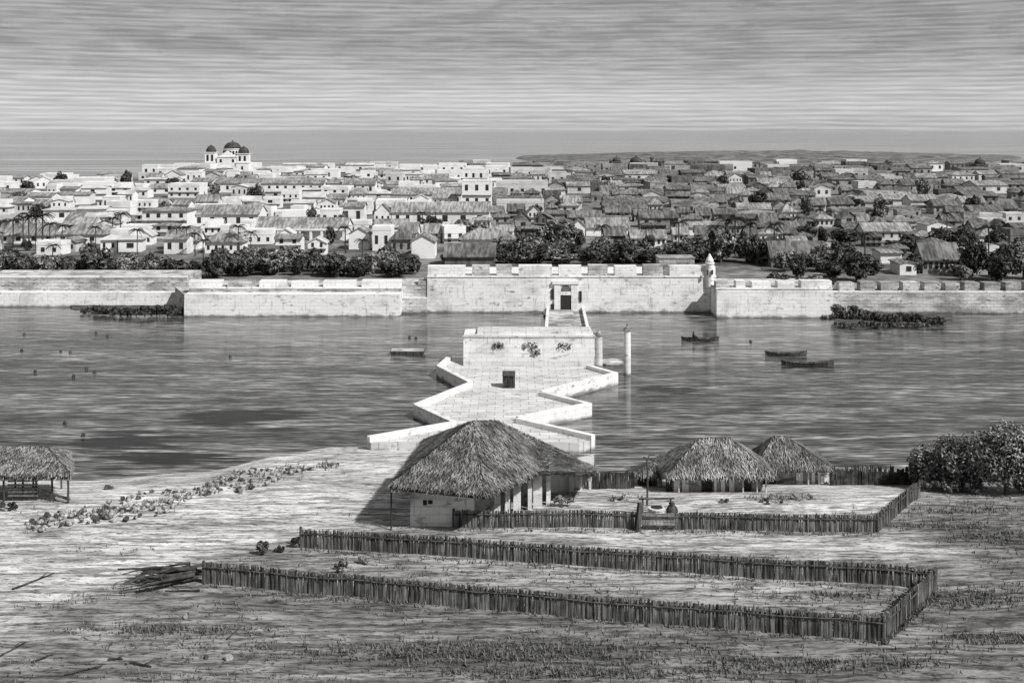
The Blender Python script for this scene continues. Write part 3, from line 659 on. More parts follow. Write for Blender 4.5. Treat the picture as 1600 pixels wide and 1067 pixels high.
branch((20, 922), (85, 897), .05, 'long thin stick on the sandy track at the left edge', None, .03)

# ------------------------------------------------------------------ vegetation
def crown_mb(rad, hgt, nclump, nleaf, leaf, seed, gap=.0):
    rr = random.Random(seed); mb = MB()
    for _ in range(nclump):
        while True:
            q = Vector((rr.uniform(-1, 1), rr.uniform(-1, 1), rr.uniform(-1, 1)))
            if .25 < q.length < 1: break
        c = Vector((q.x * rad * .72, q.y * rad * .72, q.z * hgt * .68)); cr = rr.uniform(.26, .46) * min(rad, hgt)
        for _ in range(nleaf):
            d = Vector((rr.gauss(0, 1), rr.gauss(0, 1), rr.gauss(0, 1) + .25)).normalized(); p = c + d * cr * rr.uniform(.72, 1.08)
            n = (d + Vector((rr.uniform(-.7, .7), rr.uniform(-.7, .7), rr.uniform(-.4, .9)))).normalized()
            u = n.cross(Vector((rr.uniform(-1, 1), rr.uniform(-1, 1), rr.uniform(-1, 1)))).normalized() * leaf * rr.uniform(.6, 1.3); v = n.cross(u) * rr.uniform(.5, .8)
            mb.poly([p - u, p + v * .8 - u * .1, p + u, p - v * .8 + u * .1])
    return mb
def trunk_mb(h, r, spread, seed, limbs=5):
    rr = random.Random(seed); mb = MB(); k = Vector((rr.uniform(-.1, .1), rr.uniform(-.1, .1), h * .55))
    mb.tube([(0, 0, -.3), (0.03, 0, h * .3), k], [r, r * .8, r * .6], 7)
    for i in range(limbs):
        a = 6.28 * i / limbs + rr.uniform(-.4, .4); e = k + Vector((math.cos(a) * spread, math.sin(a) * spread, h * rr.uniform(.3, .6)))
        mb.tube([k, k.lerp(e, .5) + Vector((0, 0, h * .06)), e], [r * .5, r * .34, r * .14], 5)
    return mb
def make_tree(name, label, loc, rad, hgt, trunk, nclump, nleaf, leaf, mk, seed, group=None, cat='tree'):
    t = thing(name, loc, label, cat, group)
    o = bpy.data.objects.new('trunk', trunk_mb(trunk + hgt * .8, rad * .09, rad * .5, seed).mesh('trunk')); C.objects.link(o); o.data.materials.append(M['bark']); o.parent = t
    cb = crown_mb(rad, hgt, nclump, nleaf, leaf, seed); cb.v = [(x, y, z + trunk + hgt * .72) for x, y, z in cb.v]
    c = bpy.data.objects.new('crown', cb.mesh('crown')); C.objects.link(c); c.data.materials.append(M[mk]); c.parent = t
    return t
# grove at the right edge of the foreground
GROVE = [(1452, 762, 690, 56, 'leaf', 'round bushy tree at the left end of the grove beside the yard corner'), (1492, 766, 676, 62, 'leaf', 'dense tree second from the left in the right-hand grove'),
         (1530, 768, 668, 70, 'leaf', 'full tree in the middle of the right-hand grove with thick dark foot'), (1572, 772, 656, 84, 'leaf', 'tallest round tree of the right-hand grove, pale trunk showing'),
         (1628, 772, 660, 84, 'leaf_dark', 'dark tree cut by the right edge of the picture'), (1508, 758, 690, 50, 'leaf_dark', 'dark tree tucked behind the middle of the right-hand grove')]
for i, (px, base, top, wpx, mk, lab) in enumerate(GROVE):
    p = gpick(px, base); s = p.y / F; H = (base - top) * s; rad = wpx * s / 2 * 1.3; hg = H * .54
    make_tree('broadleaf_tree', lab, p, rad, hg, H - hg * 1.7, 52, 105, .10, mk, 40 + i, 'trees of the right-hand grove')
def shrub(px, base, wpx, hpx, mk, label, seed, group=None, z=None, leaf=.09, ncl=9, nl=50, name='shrub'):
    p = gpick(px, base) if z is None else at(px, base, z); s = p.y / F; rad, hg = wpx * s / 2, hpx * s / 2
    t = thing(name, p, label, 'shrub', group)
    mb = MB(); rr = random.Random(seed)
    for k in range(4): mb.tube([p + Vector((0, 0, -.1)), p + Vector((rr.uniform(-.6, .6) * rad, rr.uniform(-.5, .5) * rad, hg * 1.1))], [.035, .015], 5)
    part('stem', mb, M['bark'], t)
    cb = crown_mb(rad, hg, ncl, nl, leaf, seed); cb.v = [(x, y * .7, z_ + hg * .95) for x, y, z_ in cb.v]
    o = bpy.data.objects.new('foliage', cb.mesh('foliage')); C.objects.link(o); o.data.materials.append(M[mk]); o.parent = t; return t
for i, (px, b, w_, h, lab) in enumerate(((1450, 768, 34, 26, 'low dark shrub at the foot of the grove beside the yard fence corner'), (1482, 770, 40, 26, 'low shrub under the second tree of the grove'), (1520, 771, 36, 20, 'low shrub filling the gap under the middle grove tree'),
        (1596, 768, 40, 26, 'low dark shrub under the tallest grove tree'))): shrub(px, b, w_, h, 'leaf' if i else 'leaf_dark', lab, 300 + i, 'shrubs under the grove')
shrub(412, 866, 26, 24, 'leaf_dark', 'small dark spiky shrub in the open left end of the fenced plot', 310)
shrub(464, 855, 18, 24, 'leaf_dark', 'dark shrub pressed against the left end of the rear plot fence', 311)
shrub(438, 862, 24, 9, 'leaf_dark', 'flat dark weeds between the two shrubs at the plot opening', 316)
shrub(12, 797, 44, 14, 'leaf_dark', 'low dark shrub under the front posts of the open shelter', 312)
shrub(530, 893, 40, 20, 'leaf', 'leafy plant clump inside the foreground plot near its left end', 313)
shrub(568, 880, 28, 12, 'leaf', 'smaller plant clump right of the leafy clump inside the plot', 314)
shrub(880, 792, 36, 26, 'leaf', 'grey bush beside the gallery pillars of the large house', 315, leaf=.07)
for i, (px, b, w_) in enumerate(((960, 782, 34), (1205, 786, 50), (1250, 780, 60), (1130, 785, 24))):
    shrub(px, b, w_, 8, 'leaf', ('low weeds in the yard left of the thin pole', 'low weeds in the yard below the gap between the two hipped huts', 'wider patch of low weeds in the yard below the peaked hut', 'small weeds in front of the broad pale-roofed hut')[i], 320 + i, 'low weeds in the yard', ncl=6)

# grass tufts (uncountable)
mb = MB(); rr = random.Random(5)
def tuft(p, n, h):
    for _ in range(n):
        a = rr.uniform(0, 6.28); d = Vector((math.cos(a), math.sin(a), 0)); q = p + Vector((rr.uniform(-.14, .14), rr.uniform(-.1, .1), -.02)); w_ = .03
        s_ = Vector((-d.y, d.x, 0)) * w_; mb.poly([q - s_, q + s_, q + d * h * rr.uniform(.2, .7) + Vector((0, 0, h * rr.uniform(.5, 1.1)))])
for (a, b, rx, ry) in DARK:
    for _ in range(int(rx * ry * .11)):
        px, py = a + rr.gauss(0, .5) * rx, b + rr.gauss(0, .5) * ry
        if py > 1090: continue
        tuft(gpick(px, py), 3, .24)
for _ in range(5000):
    px, py = rr.uniform(-20, 1620), rr.uniform(770, 1085)
    q = gpick(px, py)
    if mnoise.noise((q.x * .22, q.y * .4, 3)) + rr.uniform(-.2, .2) > (.0 if sandval(px, py) < .5 else .42): tuft(q, 3, .2)
for a, b in (((318, 914), (1380, 1004)), ((1380, 1004), (1462, 925)), ((709, 825), (1371, 833)), ((470, 858), (1462, 924))):
    for _ in range(260):
        u = rr.random(); tuft(gpick(lerp(a[0], b[0], u), lerp(a[1], b[1], u) + rr.uniform(-1, 5)), 2, .24)
for a, b in (((44, 824), (205, 795)), ((150, 806), (300, 775)), ((305, 768), (455, 738)), ((440, 738), (532, 727))):
    for _ in range(45):
        u = rr.random(); tuft(gpick(lerp(a[0], b[0], u) + rr.uniform(-8, 8), lerp(a[1], b[1], u) + rr.gauss(0, 4.5)), 4, .34)
tag(mb.build('grass', M['grass']), kind='stuff')

# overgrown mud banks under the fort walls
def bank(front, yb):
    """low mud bank: irregular waterline in front (photo columns and rows), rising gently to the wall foot"""
    mb = MB(); n = len(front); rows_ = []
    for k, q in enumerate((0, .25, .6, 1)):
        for a, b in front:
            p = at(a, b, 0); y = lerp(p.y, yb, q); rows_.append((p.x * y / p.y + rnd(-.15, .15), y + (rnd(-.25, .25) if k < 3 else 0), (-.12, .06, .16, .24)[k] + rnd(-.02, .03)))
    mb.raw(rows_, [(k * n + i, k * n + i + 1, (k + 1) * n + i + 1, (k + 1) * n + i) for k in range(3) for i in range(n - 1)])
    tag(mb.build('mud_bank', M['mud'], smooth_=True), kind='structure')
bank([(112 + 7 * i, 483.5 + 11 * min(1, i / 9) ** .7 + rnd(-1, 1)) for i in range(26)], 137.3)
bank([(1303 + 7.4 * i, 515 - 9 * max(0, (i - 15) / 10) ** 1.5 + rnd(-1.2, 1.2)) for i in range(26)], 132.3)
sides = ('first', 'second', 'third', 'fourth', 'fifth', 'sixth', 'seventh', 'eighth', 'ninth', 'tenth', 'eleventh', 'twelfth')
for i in range(12):
    px = 134 + i * 13 + rnd(-3, 3)
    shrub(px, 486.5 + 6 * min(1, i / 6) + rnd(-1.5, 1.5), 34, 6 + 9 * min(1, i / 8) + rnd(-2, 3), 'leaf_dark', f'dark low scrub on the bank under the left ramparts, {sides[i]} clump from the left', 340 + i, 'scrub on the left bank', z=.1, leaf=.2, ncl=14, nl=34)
for i in range(12):
    px = 1312 + i * 14.5 + rnd(-3, 3)
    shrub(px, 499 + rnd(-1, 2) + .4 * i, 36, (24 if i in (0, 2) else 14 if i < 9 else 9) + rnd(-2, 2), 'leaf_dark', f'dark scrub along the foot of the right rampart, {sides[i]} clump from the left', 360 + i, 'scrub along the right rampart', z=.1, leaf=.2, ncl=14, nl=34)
for i in range(9):
    px = 1318 + i * 17.5 + rnd(-4, 4)
    shrub(px, 511 + rnd(-2, 2) - .3 * max(0, i - 5) * 2, 40, 8 + rnd(-2, 2), 'leaf' if i % 2 else 'leaf_dark', f'low waterside scrub on the right bank, {sides[i]} from the left', 380 + i, 'waterside scrub on the right bank', z=.05, leaf=.18, ncl=12, nl=30)

# ------------------------------------------------------------------ boats and stumps on the lagoon
def canoe(px, row, wpx, label, rider=None, mk='wood'):
    p = at(px, row, 0); L = wpx * p.y / F / 2; t = thing('canoe', p, label, 'boat', 'boats on the lagoon'); mb = MB(); n = 12; ring = []
    for i in range(n + 1):
        u = -1 + 2 * i / n; wd = .42 * (1 - abs(u) ** 2.6) + .02; sh = .32 + .22 * abs(u) ** 3
        ring.append([(p.x + u * L, p.y - wd, sh), (p.x + u * L * .97, p.y - wd * .6, -.12), (p.x + u * L * .97, p.y + wd * .6, -.12), (p.x + u * L, p.y + wd, sh), (p.x + u * L * .98, p.y + wd * .8, sh - .02), (p.x + u * L * .9, p.y, .02), (p.x + u * L * .98, p.y - wd * .8, sh - .02)])
    vs = [q for r in ring for q in r]; fs = []
    for i in range(n):
        for k in range(7): fs.append((i * 7 + k, i * 7 + (k + 1) % 7, (i + 1) * 7 + (k + 1) % 7, (i + 1) * 7 + k))
    mb.raw(vs, fs + [tuple(range(7))[::-1], tuple(n * 7 + k for k in range(7))]); part('hull', mb, M[mk], t)
    for u in (-.35, .3):
        mb = MB(); mb.box(p.x + u * L - .1, p.x + u * L + .1, p.y - .33, p.y + .33, .22, .27); part('thwart', mb, M['bark'], t)
    return t, p
def person(p, label, lean=.0):
    """a seated figure, one skin surface grown on a small skeleton"""
    J = {'pel': (0, 0, .14), 'che': (lean * .5, 0, .48), 'nek': (lean, 0, .66), 'hed': (lean * 1.1, -.02, .80), 'top': (lean * 1.1, -.02, .92),
         'sL': (lean * .8, .19, .60), 'eL': (lean + .16, .27, .40), 'hL': (lean + .36, .16, .34), 'sR': (lean * .8, -.19, .60), 'eR': (lean + .16, -.27, .40), 'hR': (lean + .36, -.16, .34),
         'kL': (.42, .14, .30), 'fL': (.55, .13, .0), 'kR': (.42, -.14, .30), 'fR': (.55, -.13, .0)}
    RD = {'pel': .15, 'che': .15, 'nek': .06, 'hed': .095, 'top': .07, 'sL': .065, 'eL': .048, 'hL': .04, 'sR': .065, 'eR': .048, 'hR': .04, 'kL': .07, 'fL': .045, 'kR': .07, 'fR': .045}
    E = [('pel', 'che'), ('che', 'nek'), ('nek', 'hed'), ('hed', 'top'), ('che', 'sL'), ('sL', 'eL'), ('eL', 'hL'), ('che', 'sR'), ('sR', 'eR'), ('eR', 'hR'), ('pel', 'kL'), ('kL', 'fL'), ('pel', 'kR'), ('kR', 'fR')]
    ks = list(J); me = bpy.data.meshes.new('person'); me.from_pydata([J[k] for k in ks], [(ks.index(a), ks.index(b)) for a, b in E], [])
    o = bpy.data.objects.new('person', me); C.objects.link(o); o.location = p
    md = o.modifiers.new('skin', 'SKIN')
    for i, k in enumerate(ks): me.skin_vertices[0].data[i].radius = (RD[k], RD[k])
    me.skin_vertices[0].data[0].use_root = True
    s = o.modifiers.new('sub', 'SUBSURF'); s.levels = 1; s.render_levels = 1
    me.materials.append(M['stick']); return tag(o, label, 'person')
_, p = canoe(1094, 533, 60, 'dark canoe with one seated rower, in front of the corner turret reflection')
person(p + Vector((-.7, 0, .14)), 'seated figure at the left end of the canoe near the turret reflection')
canoe(1228, 556, 66, 'long dark dugout lying left of the two dark boats below the right rampart')
canoe(1262, 571, 84, 'broad dark boat nearest the viewer on the right part of the lagoon')
t = thing('flat_barge', at(636, 553, 0), 'flat dark barge floating left of the star causeway', 'boat', 'boats on the lagoon'); p = at(636, 556, 0)
mb = MB(); hw = 27 * p.y / F; mb.raw([(p.x - hw + .2, p.y, -.2), (p.x + hw - .2, p.y, -.2), (p.x + hw - .2, p.y + 1.5, -.2), (p.x - hw + .2, p.y + 1.5, -.2), (p.x - hw, p.y - .1, .42), (p.x + hw, p.y - .1, .42), (p.x + hw, p.y + 1.6, .42), (p.x - hw, p.y + 1.6, .42)], [(3, 2, 1, 0), (4, 5, 6, 7), (0, 1, 5, 4), (1, 2, 6, 5), (2, 3, 7, 6), (3, 0, 4, 7)]); part('hull', mb, M['wood'], t)
mb = MB(); mb.box(p.x - hw + .08, p.x + hw - .08, p.y + .1, p.y + 1.4, .424, .47); part('plank_deck', mb, M['old_wall'], t)
for (px, row) in ((38, 524), (150, 521), (168, 525), (34, 549), (95, 551), (110, 552), (55, 582), (135, 577), (148, 583), (115, 589), (360, 558), (102, 662), (130, 682), (640, 528), (1173, 535), (650, 470 + 60)):
    p = at(px, row, 0); mb = MB(); mb.lathe((p.x, p.y, 0), [(.13, -.5), (.16, .1), (.13, .2), (.06, .27)], 8)
    tag(mb.build('mooring_stump', M['wood']), 'dark stump showing just above the lagoon surface', 'stump', 'dark stumps in the lagoon')

# ------------------------------------------------------------------ the town
LAND = [('the domed church', 358, 258), ('the long arcaded house', 420, 293), ('the pillared house', 470, 366), ('the tall white block', 745, 300), ('the dark-roofed hall', 733, 402), ('the left palms', 54, 360),
        ('the corner turret', 1109, 420), ('the twin palms', 1142, 372), ('the big round tree', 1338, 415), ('the skyline domes', 980, 256), ('the lone skyline tower', 1535, 260), ('the two-storey house', 256, 345),
        ('the fort gate', 884, 440), ('the bastion corner', 288, 445), ('the wall recess', 646, 440), ('the guard house', 1058, 408), ('the long white rampart', 450, 450), ('the right rampart', 1210, 450), ('the small rampart gable', 1419, 422), ('the blank gable house', 660, 388)]
LANDNO = [n for n, _, _ in LAND]
lab_wait = []     # (object, description, px, py, own landmark or None)
def rel(px, py):
    best = min(LAND, key=lambda q: (q[1] - px) ** 2 + ((q[2] - py) * 2.2) ** 2)
    dx, dy = px - best[1], py - best[2]
    h = 'left' if dx < -14 else 'right' if dx > 14 else ''; v = 'above' if dy < -8 else 'below' if dy > 8 else ''
    r_ = {'': '', 'left': 'left of', 'right': 'right of'}[h]
    s = f'{v} and {r_}' if v and h else (r_ or v or 'next to')
    return best[0], s, math.hypot(dx, dy * 2.2)
NUM = ('no', 'one', 'two', 'three', 'four', 'five', 'six', 'seven', 'eight', 'nine', 'ten', 'eleven', 'twelve', 'thirteen')
WINM = {}
def window_obj(parent, x, y, z, wd, ht, sill=False):
    k = (round(wd, 1), round(ht, 1))
    if k not in WINM:
        mb = MB(); mb.box(-k[0] / 2, k[0] / 2, -.05, .06, 0, k[1]); WINM[k] = mb.mesh('window'); WINM[k].materials.append(M['window'])
    o = bpy.data.objects.new('window', WINM[k]); C.objects.link(o); o.parent = parent; o.location = (x - parent.location.x, y - parent.location.y, z - parent.location.z); return o
PLACED = []
def house(px0, px1, base, eave, ridge, kind, tone='white', nwin=3, storeys=1, dep=None, label=None, roofk=None, arcade=False, crenel=False, force=True):
    Y = F * (CZ - TZ) / (base - HZ); x0, x1 = xat(px0, Y), xat(px1, Y); wd = x1 - x0; ze = max(TZ + 1.6, zat(eave, Y))
    dep = dep or clamp(wd * (.55 if kind != 'gablefront' else 1.2), 4, 10)
    if not force:
        for a, b, c, d in PLACED:
            if x0 < b + .5 and x1 > a - .5 and Y < d + .6 and Y + dep > c - .6: return None
    PLACED.append((x0, x1, Y, Y + dep))
    zr = max(zat(ridge, Y + dep / 2), ze + .25)
    zr = min(zr, ze + dep * .48)
    cx = (x0 + x1) / 2
    t = thing('house', (cx, Y + dep / 2, TZ), None, 'house', 'houses of the walled town')
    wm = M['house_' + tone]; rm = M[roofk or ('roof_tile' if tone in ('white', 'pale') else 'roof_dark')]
    mb = MB(); Y1 = Y + dep
    if kind == 'gablefront':
        mb.raw([(x0, Y, TZ - .5), (x1, Y, TZ - .5), (x1, Y1, TZ - .5), (x0, Y1, TZ - .5), (x0, Y, ze), (x1, Y, ze), (x1, Y1, ze), (x0, Y1, ze), (cx, Y, zr), (cx, Y1, zr)],
               [(0, 1, 5, 8, 4), (1, 2, 6, 5), (2, 3, 7, 9, 6), (3, 0, 4, 7), (4, 8, 9, 7), (8, 5, 6, 9)]); part('wall', mb, wm, t)
        mb = MB(); o = .25; th = .12; sl = (zr - ze) / (wd / 2)
        for s in (-1, 1):
            e = cx + s * (wd / 2 + o); zz = ze - o * sl
            vs = [(cx, Y - .2, zr + .03), (e, Y - .2, zz + .03), (e, Y1 + .2, zz + .03), (cx, Y1 + .2, zr + .03)]; vs += [(a, b, c + th) for a, b, c in vs]
            mb.raw(vs, [(3, 2, 1, 0), (4, 5, 6, 7), (0, 1, 5, 4), (1, 2, 6, 5), (2, 3, 7, 6), (3, 0, 4, 7)])
        part('roof', mb, rm, t)
    elif kind == 'flat':
        mb.box(x0, x1, Y, Y1, TZ - .5, ze); part('wall', mb, wm, t)
        mb = MB(); pw = .3; zp = max(zr, ze + .3)
        mb.box(x0 - .05, x1 + .05, Y - .05, Y + pw, ze + .002, zp); mb.box(x0 - .05, x1 + .05, Y1 - pw, Y1 + .05, ze + .002, zp); mb.box(x0 - .05, x0 + pw, Y + pw, Y1 - pw, ze + .002, zp); mb.box(x1 - pw, x1 + .05, Y + pw, Y1 - pw, ze + .002, zp)
        part('parapet', mb, wm, t)
        if crenel:
            for k in range(4):
                mb = MB(); c = lerp(x0, x1, (k + .5) / 4); mb.box(c - wd * .07, c + wd * .07, Y - .04, Y + .3, zp + .002, zp + .7); part('merlon', mb, wm, t)
        mb = MB(); mb.box(x0 + pw, x1 - pw, Y + pw, Y1 - pw, ze + .003, ze + .06); part('roof', mb, M['roof_pale'], t)
    else:
        o = .35; th = .14
        if kind == 'gable':
            yc = Y + dep / 2
            mb.raw([(x0, Y, TZ - .5), (x1, Y, TZ - .5), (x1, Y1, TZ - .5), (x0, Y1, TZ - .5), (x0, Y, ze), (x1, Y, ze), (x1, Y1, ze), (x0, Y1, ze), (x0, yc, zr), (x1, yc, zr)],
                   [(0, 1, 5, 4), (1, 2, 6, 9, 5), (2, 3, 7, 6), (3, 0, 4, 8, 7), (4, 5, 9, 8), (8, 9, 6, 7)]); part('wall', mb, wm, t)
            sl = (zr - ze) / (dep / 2); mb = MB()
            for s in (-1, 1):
                e = yc + s * (dep / 2 + o); zz = ze - o * sl
                vs = [(x0 - .2, yc, zr + .03), (x1 + .2, yc, zr + .03), (x1 + .2, e, zz + .03), (x0 - .2, e, zz + .03)]; vs += [(a, b, c + th) for a, b, c in vs]
                mb.raw(vs, [(3, 2, 1, 0), (4, 5, 6, 7), (0, 1, 5, 4), (1, 2, 6, 5), (2, 3, 7, 6), (3, 0, 4, 7)])
            part('roof', mb, rm, t)
        else:
            mb.box(x0, x1, Y, Y1, TZ - .5, ze); part('wall', mb, wm, t)
            ins = min(wd * .42, dep * .55); a, b, c, d = x0 - o, x1 + o, Y - o, Y1 + o; mb = MB(); z_ = ze + .004; yc = Y + dep / 2
            mb.raw([(a, c, z_), (b, c, z_), (b, d, z_), (a, d, z_), (x0 + ins, yc, zr), (x1 - ins, yc, zr), (a, c, z_ + th), (b, c, z_ + th), (b, d, z_ + th), (a, d, z_ + th)],
                   [(3, 2, 1, 0), (0, 1, 7, 6), (1, 2, 8, 7), (2, 3, 9, 8), (3, 0, 6, 9), (6, 7, 5, 4), (7, 8, 5), (8, 9, 4, 5), (9, 6, 4)])
            part('roof', mb, rm, t)
    hh = (ze - TZ) / storeys
    if arcade:
        for k in range(9):
            mb = MB(); c = lerp(x0, x1, (k + .15) / 8.3); mb.box(c - .22, c + .22, Y - 1.3, Y - .9, TZ - .3, ze - .3); part('pillar', mb, wm, t)
        mb = MB(); mb.box(x0 - .2, x1 + .2, Y - 1.4, Y + .01, ze - .295, ze - .05); part('gallery_roof', mb, wm, t)
    for s in range(storeys):
        for k in range(nwin):
            c = lerp(x0, x1, (k + .5 + rnd(-.06, .06)) / nwin); wh = clamp(hh * .42, .7, 1.7); ww = clamp(wd / nwin * .3, .4, 1.1)
            window_obj(t, c, Y, TZ + s * hh + hh * .34, ww, wh)
    if storeys == 2:
        mb = MB(); mb.box(x0 - .05, x1 + .05, Y - .4, Y - .0, TZ + hh - .12, TZ + hh + .02); part('balcony', mb, M['roof_dark'], t)
    sz = wd / Y * F; cpy = (base + eave) / 2
    size = 'long' if wd > 15 else 'narrow' if wd < 5 else 'broad' if wd > 9 else 'small'
    tn = {'white': 'white', 'pale': 'dull pale', 'grey': 'grey', 'dark': 'dark'}[tone]
    rk = {'gable': 'gabled', 'hip': 'hip-roofed', 'flat': 'flat-roofed', 'gablefront': 'gable-fronted'}[kind]
    wn = f'{NUM[nwin]}-window'
    d = f'{size} {tn} {rk} {wn} house' if nwin else f'{size} {tn} windowless {rk} house'
    if label: t['label'] = label
    else: lab_wait.append((t, d, (px0 + px1) / 2, cpy))
    return t
H = house
# church
def church():
    base = 273; Y = F * (CZ - TZ) / (base - HZ); X = lambda p: xat(p, Y); Z = lambda p: zat(p, Y)
    t = thing('church', (X(358), Y + 6, TZ), 'white church with three dark domes on the left skyline', 'church')
    mb = MB(); mb.box(X(339), X(370), Y, Y + 22, TZ - .5, Z(246)); mb.box(X(338), X(371), Y - .3, Y + 22.3, Z(246) + .01, Z(245)); part('nave', mb, M['house_white'], t)
    mb = MB(); mb.box(X(370) + .02, X(394), Y + 3, Y + 20, TZ - .5, Z(256)); mb.box(X(320) - 1.2, X(339) - .02, Y + 3.2, Y + 20, TZ - .5, Z(257)); part('aisle', mb, M['house_white'], t)
    mb = MB(); mb.raw([(X(341), Y + .2, Z(245) + .02), (X(368), Y + .2, Z(245) + .02), (X(354.5), Y + .2, Z(236)), (X(341), Y + 1.4, Z(245) + .02), (X(368), Y + 1.4, Z(245) + .02), (X(354.5), Y + 1.4, Z(236))], [(0, 1, 2), (5, 4, 3), (0, 3, 4, 1), (1, 4, 5, 2), (2, 5, 3, 0)]); part('pediment', mb, M['house_white'], t)
    r = (X(367.5) - X(339.5)) / 2; cx = X(353); cy = Y + 12
    zb = zat(246, cy); zd = zat(232.5, cy); zt_ = zat(219.5, cy)
    mb = MB(); mb.lathe((cx, cy, 0), [(r, zb - 1), (r, zd - .3), (r + .35, zd - .28), (r + .35, zd), (r * .95, zd + .01)], 20); d = part('drum', mb, M['house_white'], t)
    for k in range(9):
        a = -math.pi * (k + .5) / 9; mb = MB(); c = Vector((cx + r * math.cos(a), cy + r * math.sin(a), 0)); mb.beam((c.x, c.y, zd - 3.0), (c.x, c.y, zd - 1.0), .9, .5, up=Vector((math.cos(a), math.sin(a), 0))); part('window', mb, M['window'], d)
    mb = MB(); hgt = zt_ - zd; mb.lathe((cx, cy, zd), [(r * .97, .01)] + [(r * .97 * math.cos(u), hgt * .82 * math.sin(u)) for u in (.25, .5, .75, 1.0, 1.25, 1.45)] + [(.35, hgt * .84), (.3, hgt * .98), (.05, hgt)], 20); part('dome', mb, M['dome'], t, True)
    for (a, b, top, dm) in ((319.5, 336.5, 239, 226.5), (369.5, 388, 241, 228.5)):
        x0, x1 = X(a), X(b); c = (x0 + x1) / 2; w2 = (x1 - x0) / 2
        mb = MB(); mb.box(x0, x1, Y - .4, Y + 2 * w2, TZ - .5, Z(255)); mb.box(x0 - .25, x1 + .25, Y - .65, Y + 2 * w2 + .2, Z(255) + .005, Z(254)); mb.box(x0 + .25, x1 - .25, Y - .15, Y + 2 * w2 - .3, Z(254) + .005, Z(top)); mb.box(x0 - .1, x1 + .1, Y - .5, Y + 2 * w2, Z(top) + .005, Z(top - 1)); tw = part('tower', mb, M['house_white'], t)
        for k in (-.42, .42):
            mb = MB(); mb.box(c + k * w2 - .5, c + k * w2 + .5, Y - .22, Y - .1, Z(252), Z(top + 3)); part('belfry_opening', mb, M['window'], tw)
        mb = MB(); mb.box(c - .45, c + .45, Y - .48, Y - .3, Z(269), Z(260)); part('window', mb, M['window'], tw)
        mb = MB(); hz_ = Z(dm) - Z(top - 1); mb.lathe((c, Y - .4 + w2, Z(top - 1)), [(w2 * .95, .01)] + [(w2 * .95 * math.cos(u), hz_ * .9 * math.sin(u)) for u in (.3, .6, .9, 1.2, 1.4)] + [(.15, hz_), (.03, hz_ * 1.15)], 16); part('dome', mb, M['dome'], t, True)
    mb = MB(); mb.lathe((X(354.5), 0, 0), [(.01, 0)], 3); 
    mb = MB(); mb.box(X(354.5) - .8, X(354.5) + .8, Y - .06, Y + .1, Z(271), Z(263)); part('door', mb, M['window'], t)
    for px in (345, 364):
        mb = MB(); mb.box(X(px) - .5, X(px) + .5, Y - .06, Y + .1, Z(254), Z(249)); part('window', mb, M['window'], t)
    PLACED.append((X(318), X(397), Y - 1, Y + 24))
church()
H(335, 506, 301, 287, 279, 'gable', 'white', 13, 1, 9, 'very long white house with a row of thirteen windows, below the domed church')
H(222, 292, 360, 330, 323, 'hip', 'white', 4, 2, 7, 'white two-storey house with a dark balcony line, right of the dark palm')
H(400, 541, 375, 357, 341, 'gable', 'white', 0, 1, 8, 'long white house fronted by a gallery of nine square pillars', arcade=True)
H(722, 768, 326, 284, 281, 'flat', 'white', 3, 2, 8, 'tall white flat-roofed block standing at the right end of the white quarter')
H(695, 773, 418, 406, 381, 'gable', 'dark', 0, 1, 7, 'low hall with a big dark tiled roof just behind the gate wall', 'roof_dark')
H(643, 679, 404, 378, 366, 'gablefront', 'white', 0, 1, 5, 'bright blank gable-fronted house just behind the recess of the fort wall')
H(1406, 1432, 430, 419, 411, 'gablefront', 'white', 1, 1, 4, 'small bright gable-fronted house just above the right rampart')
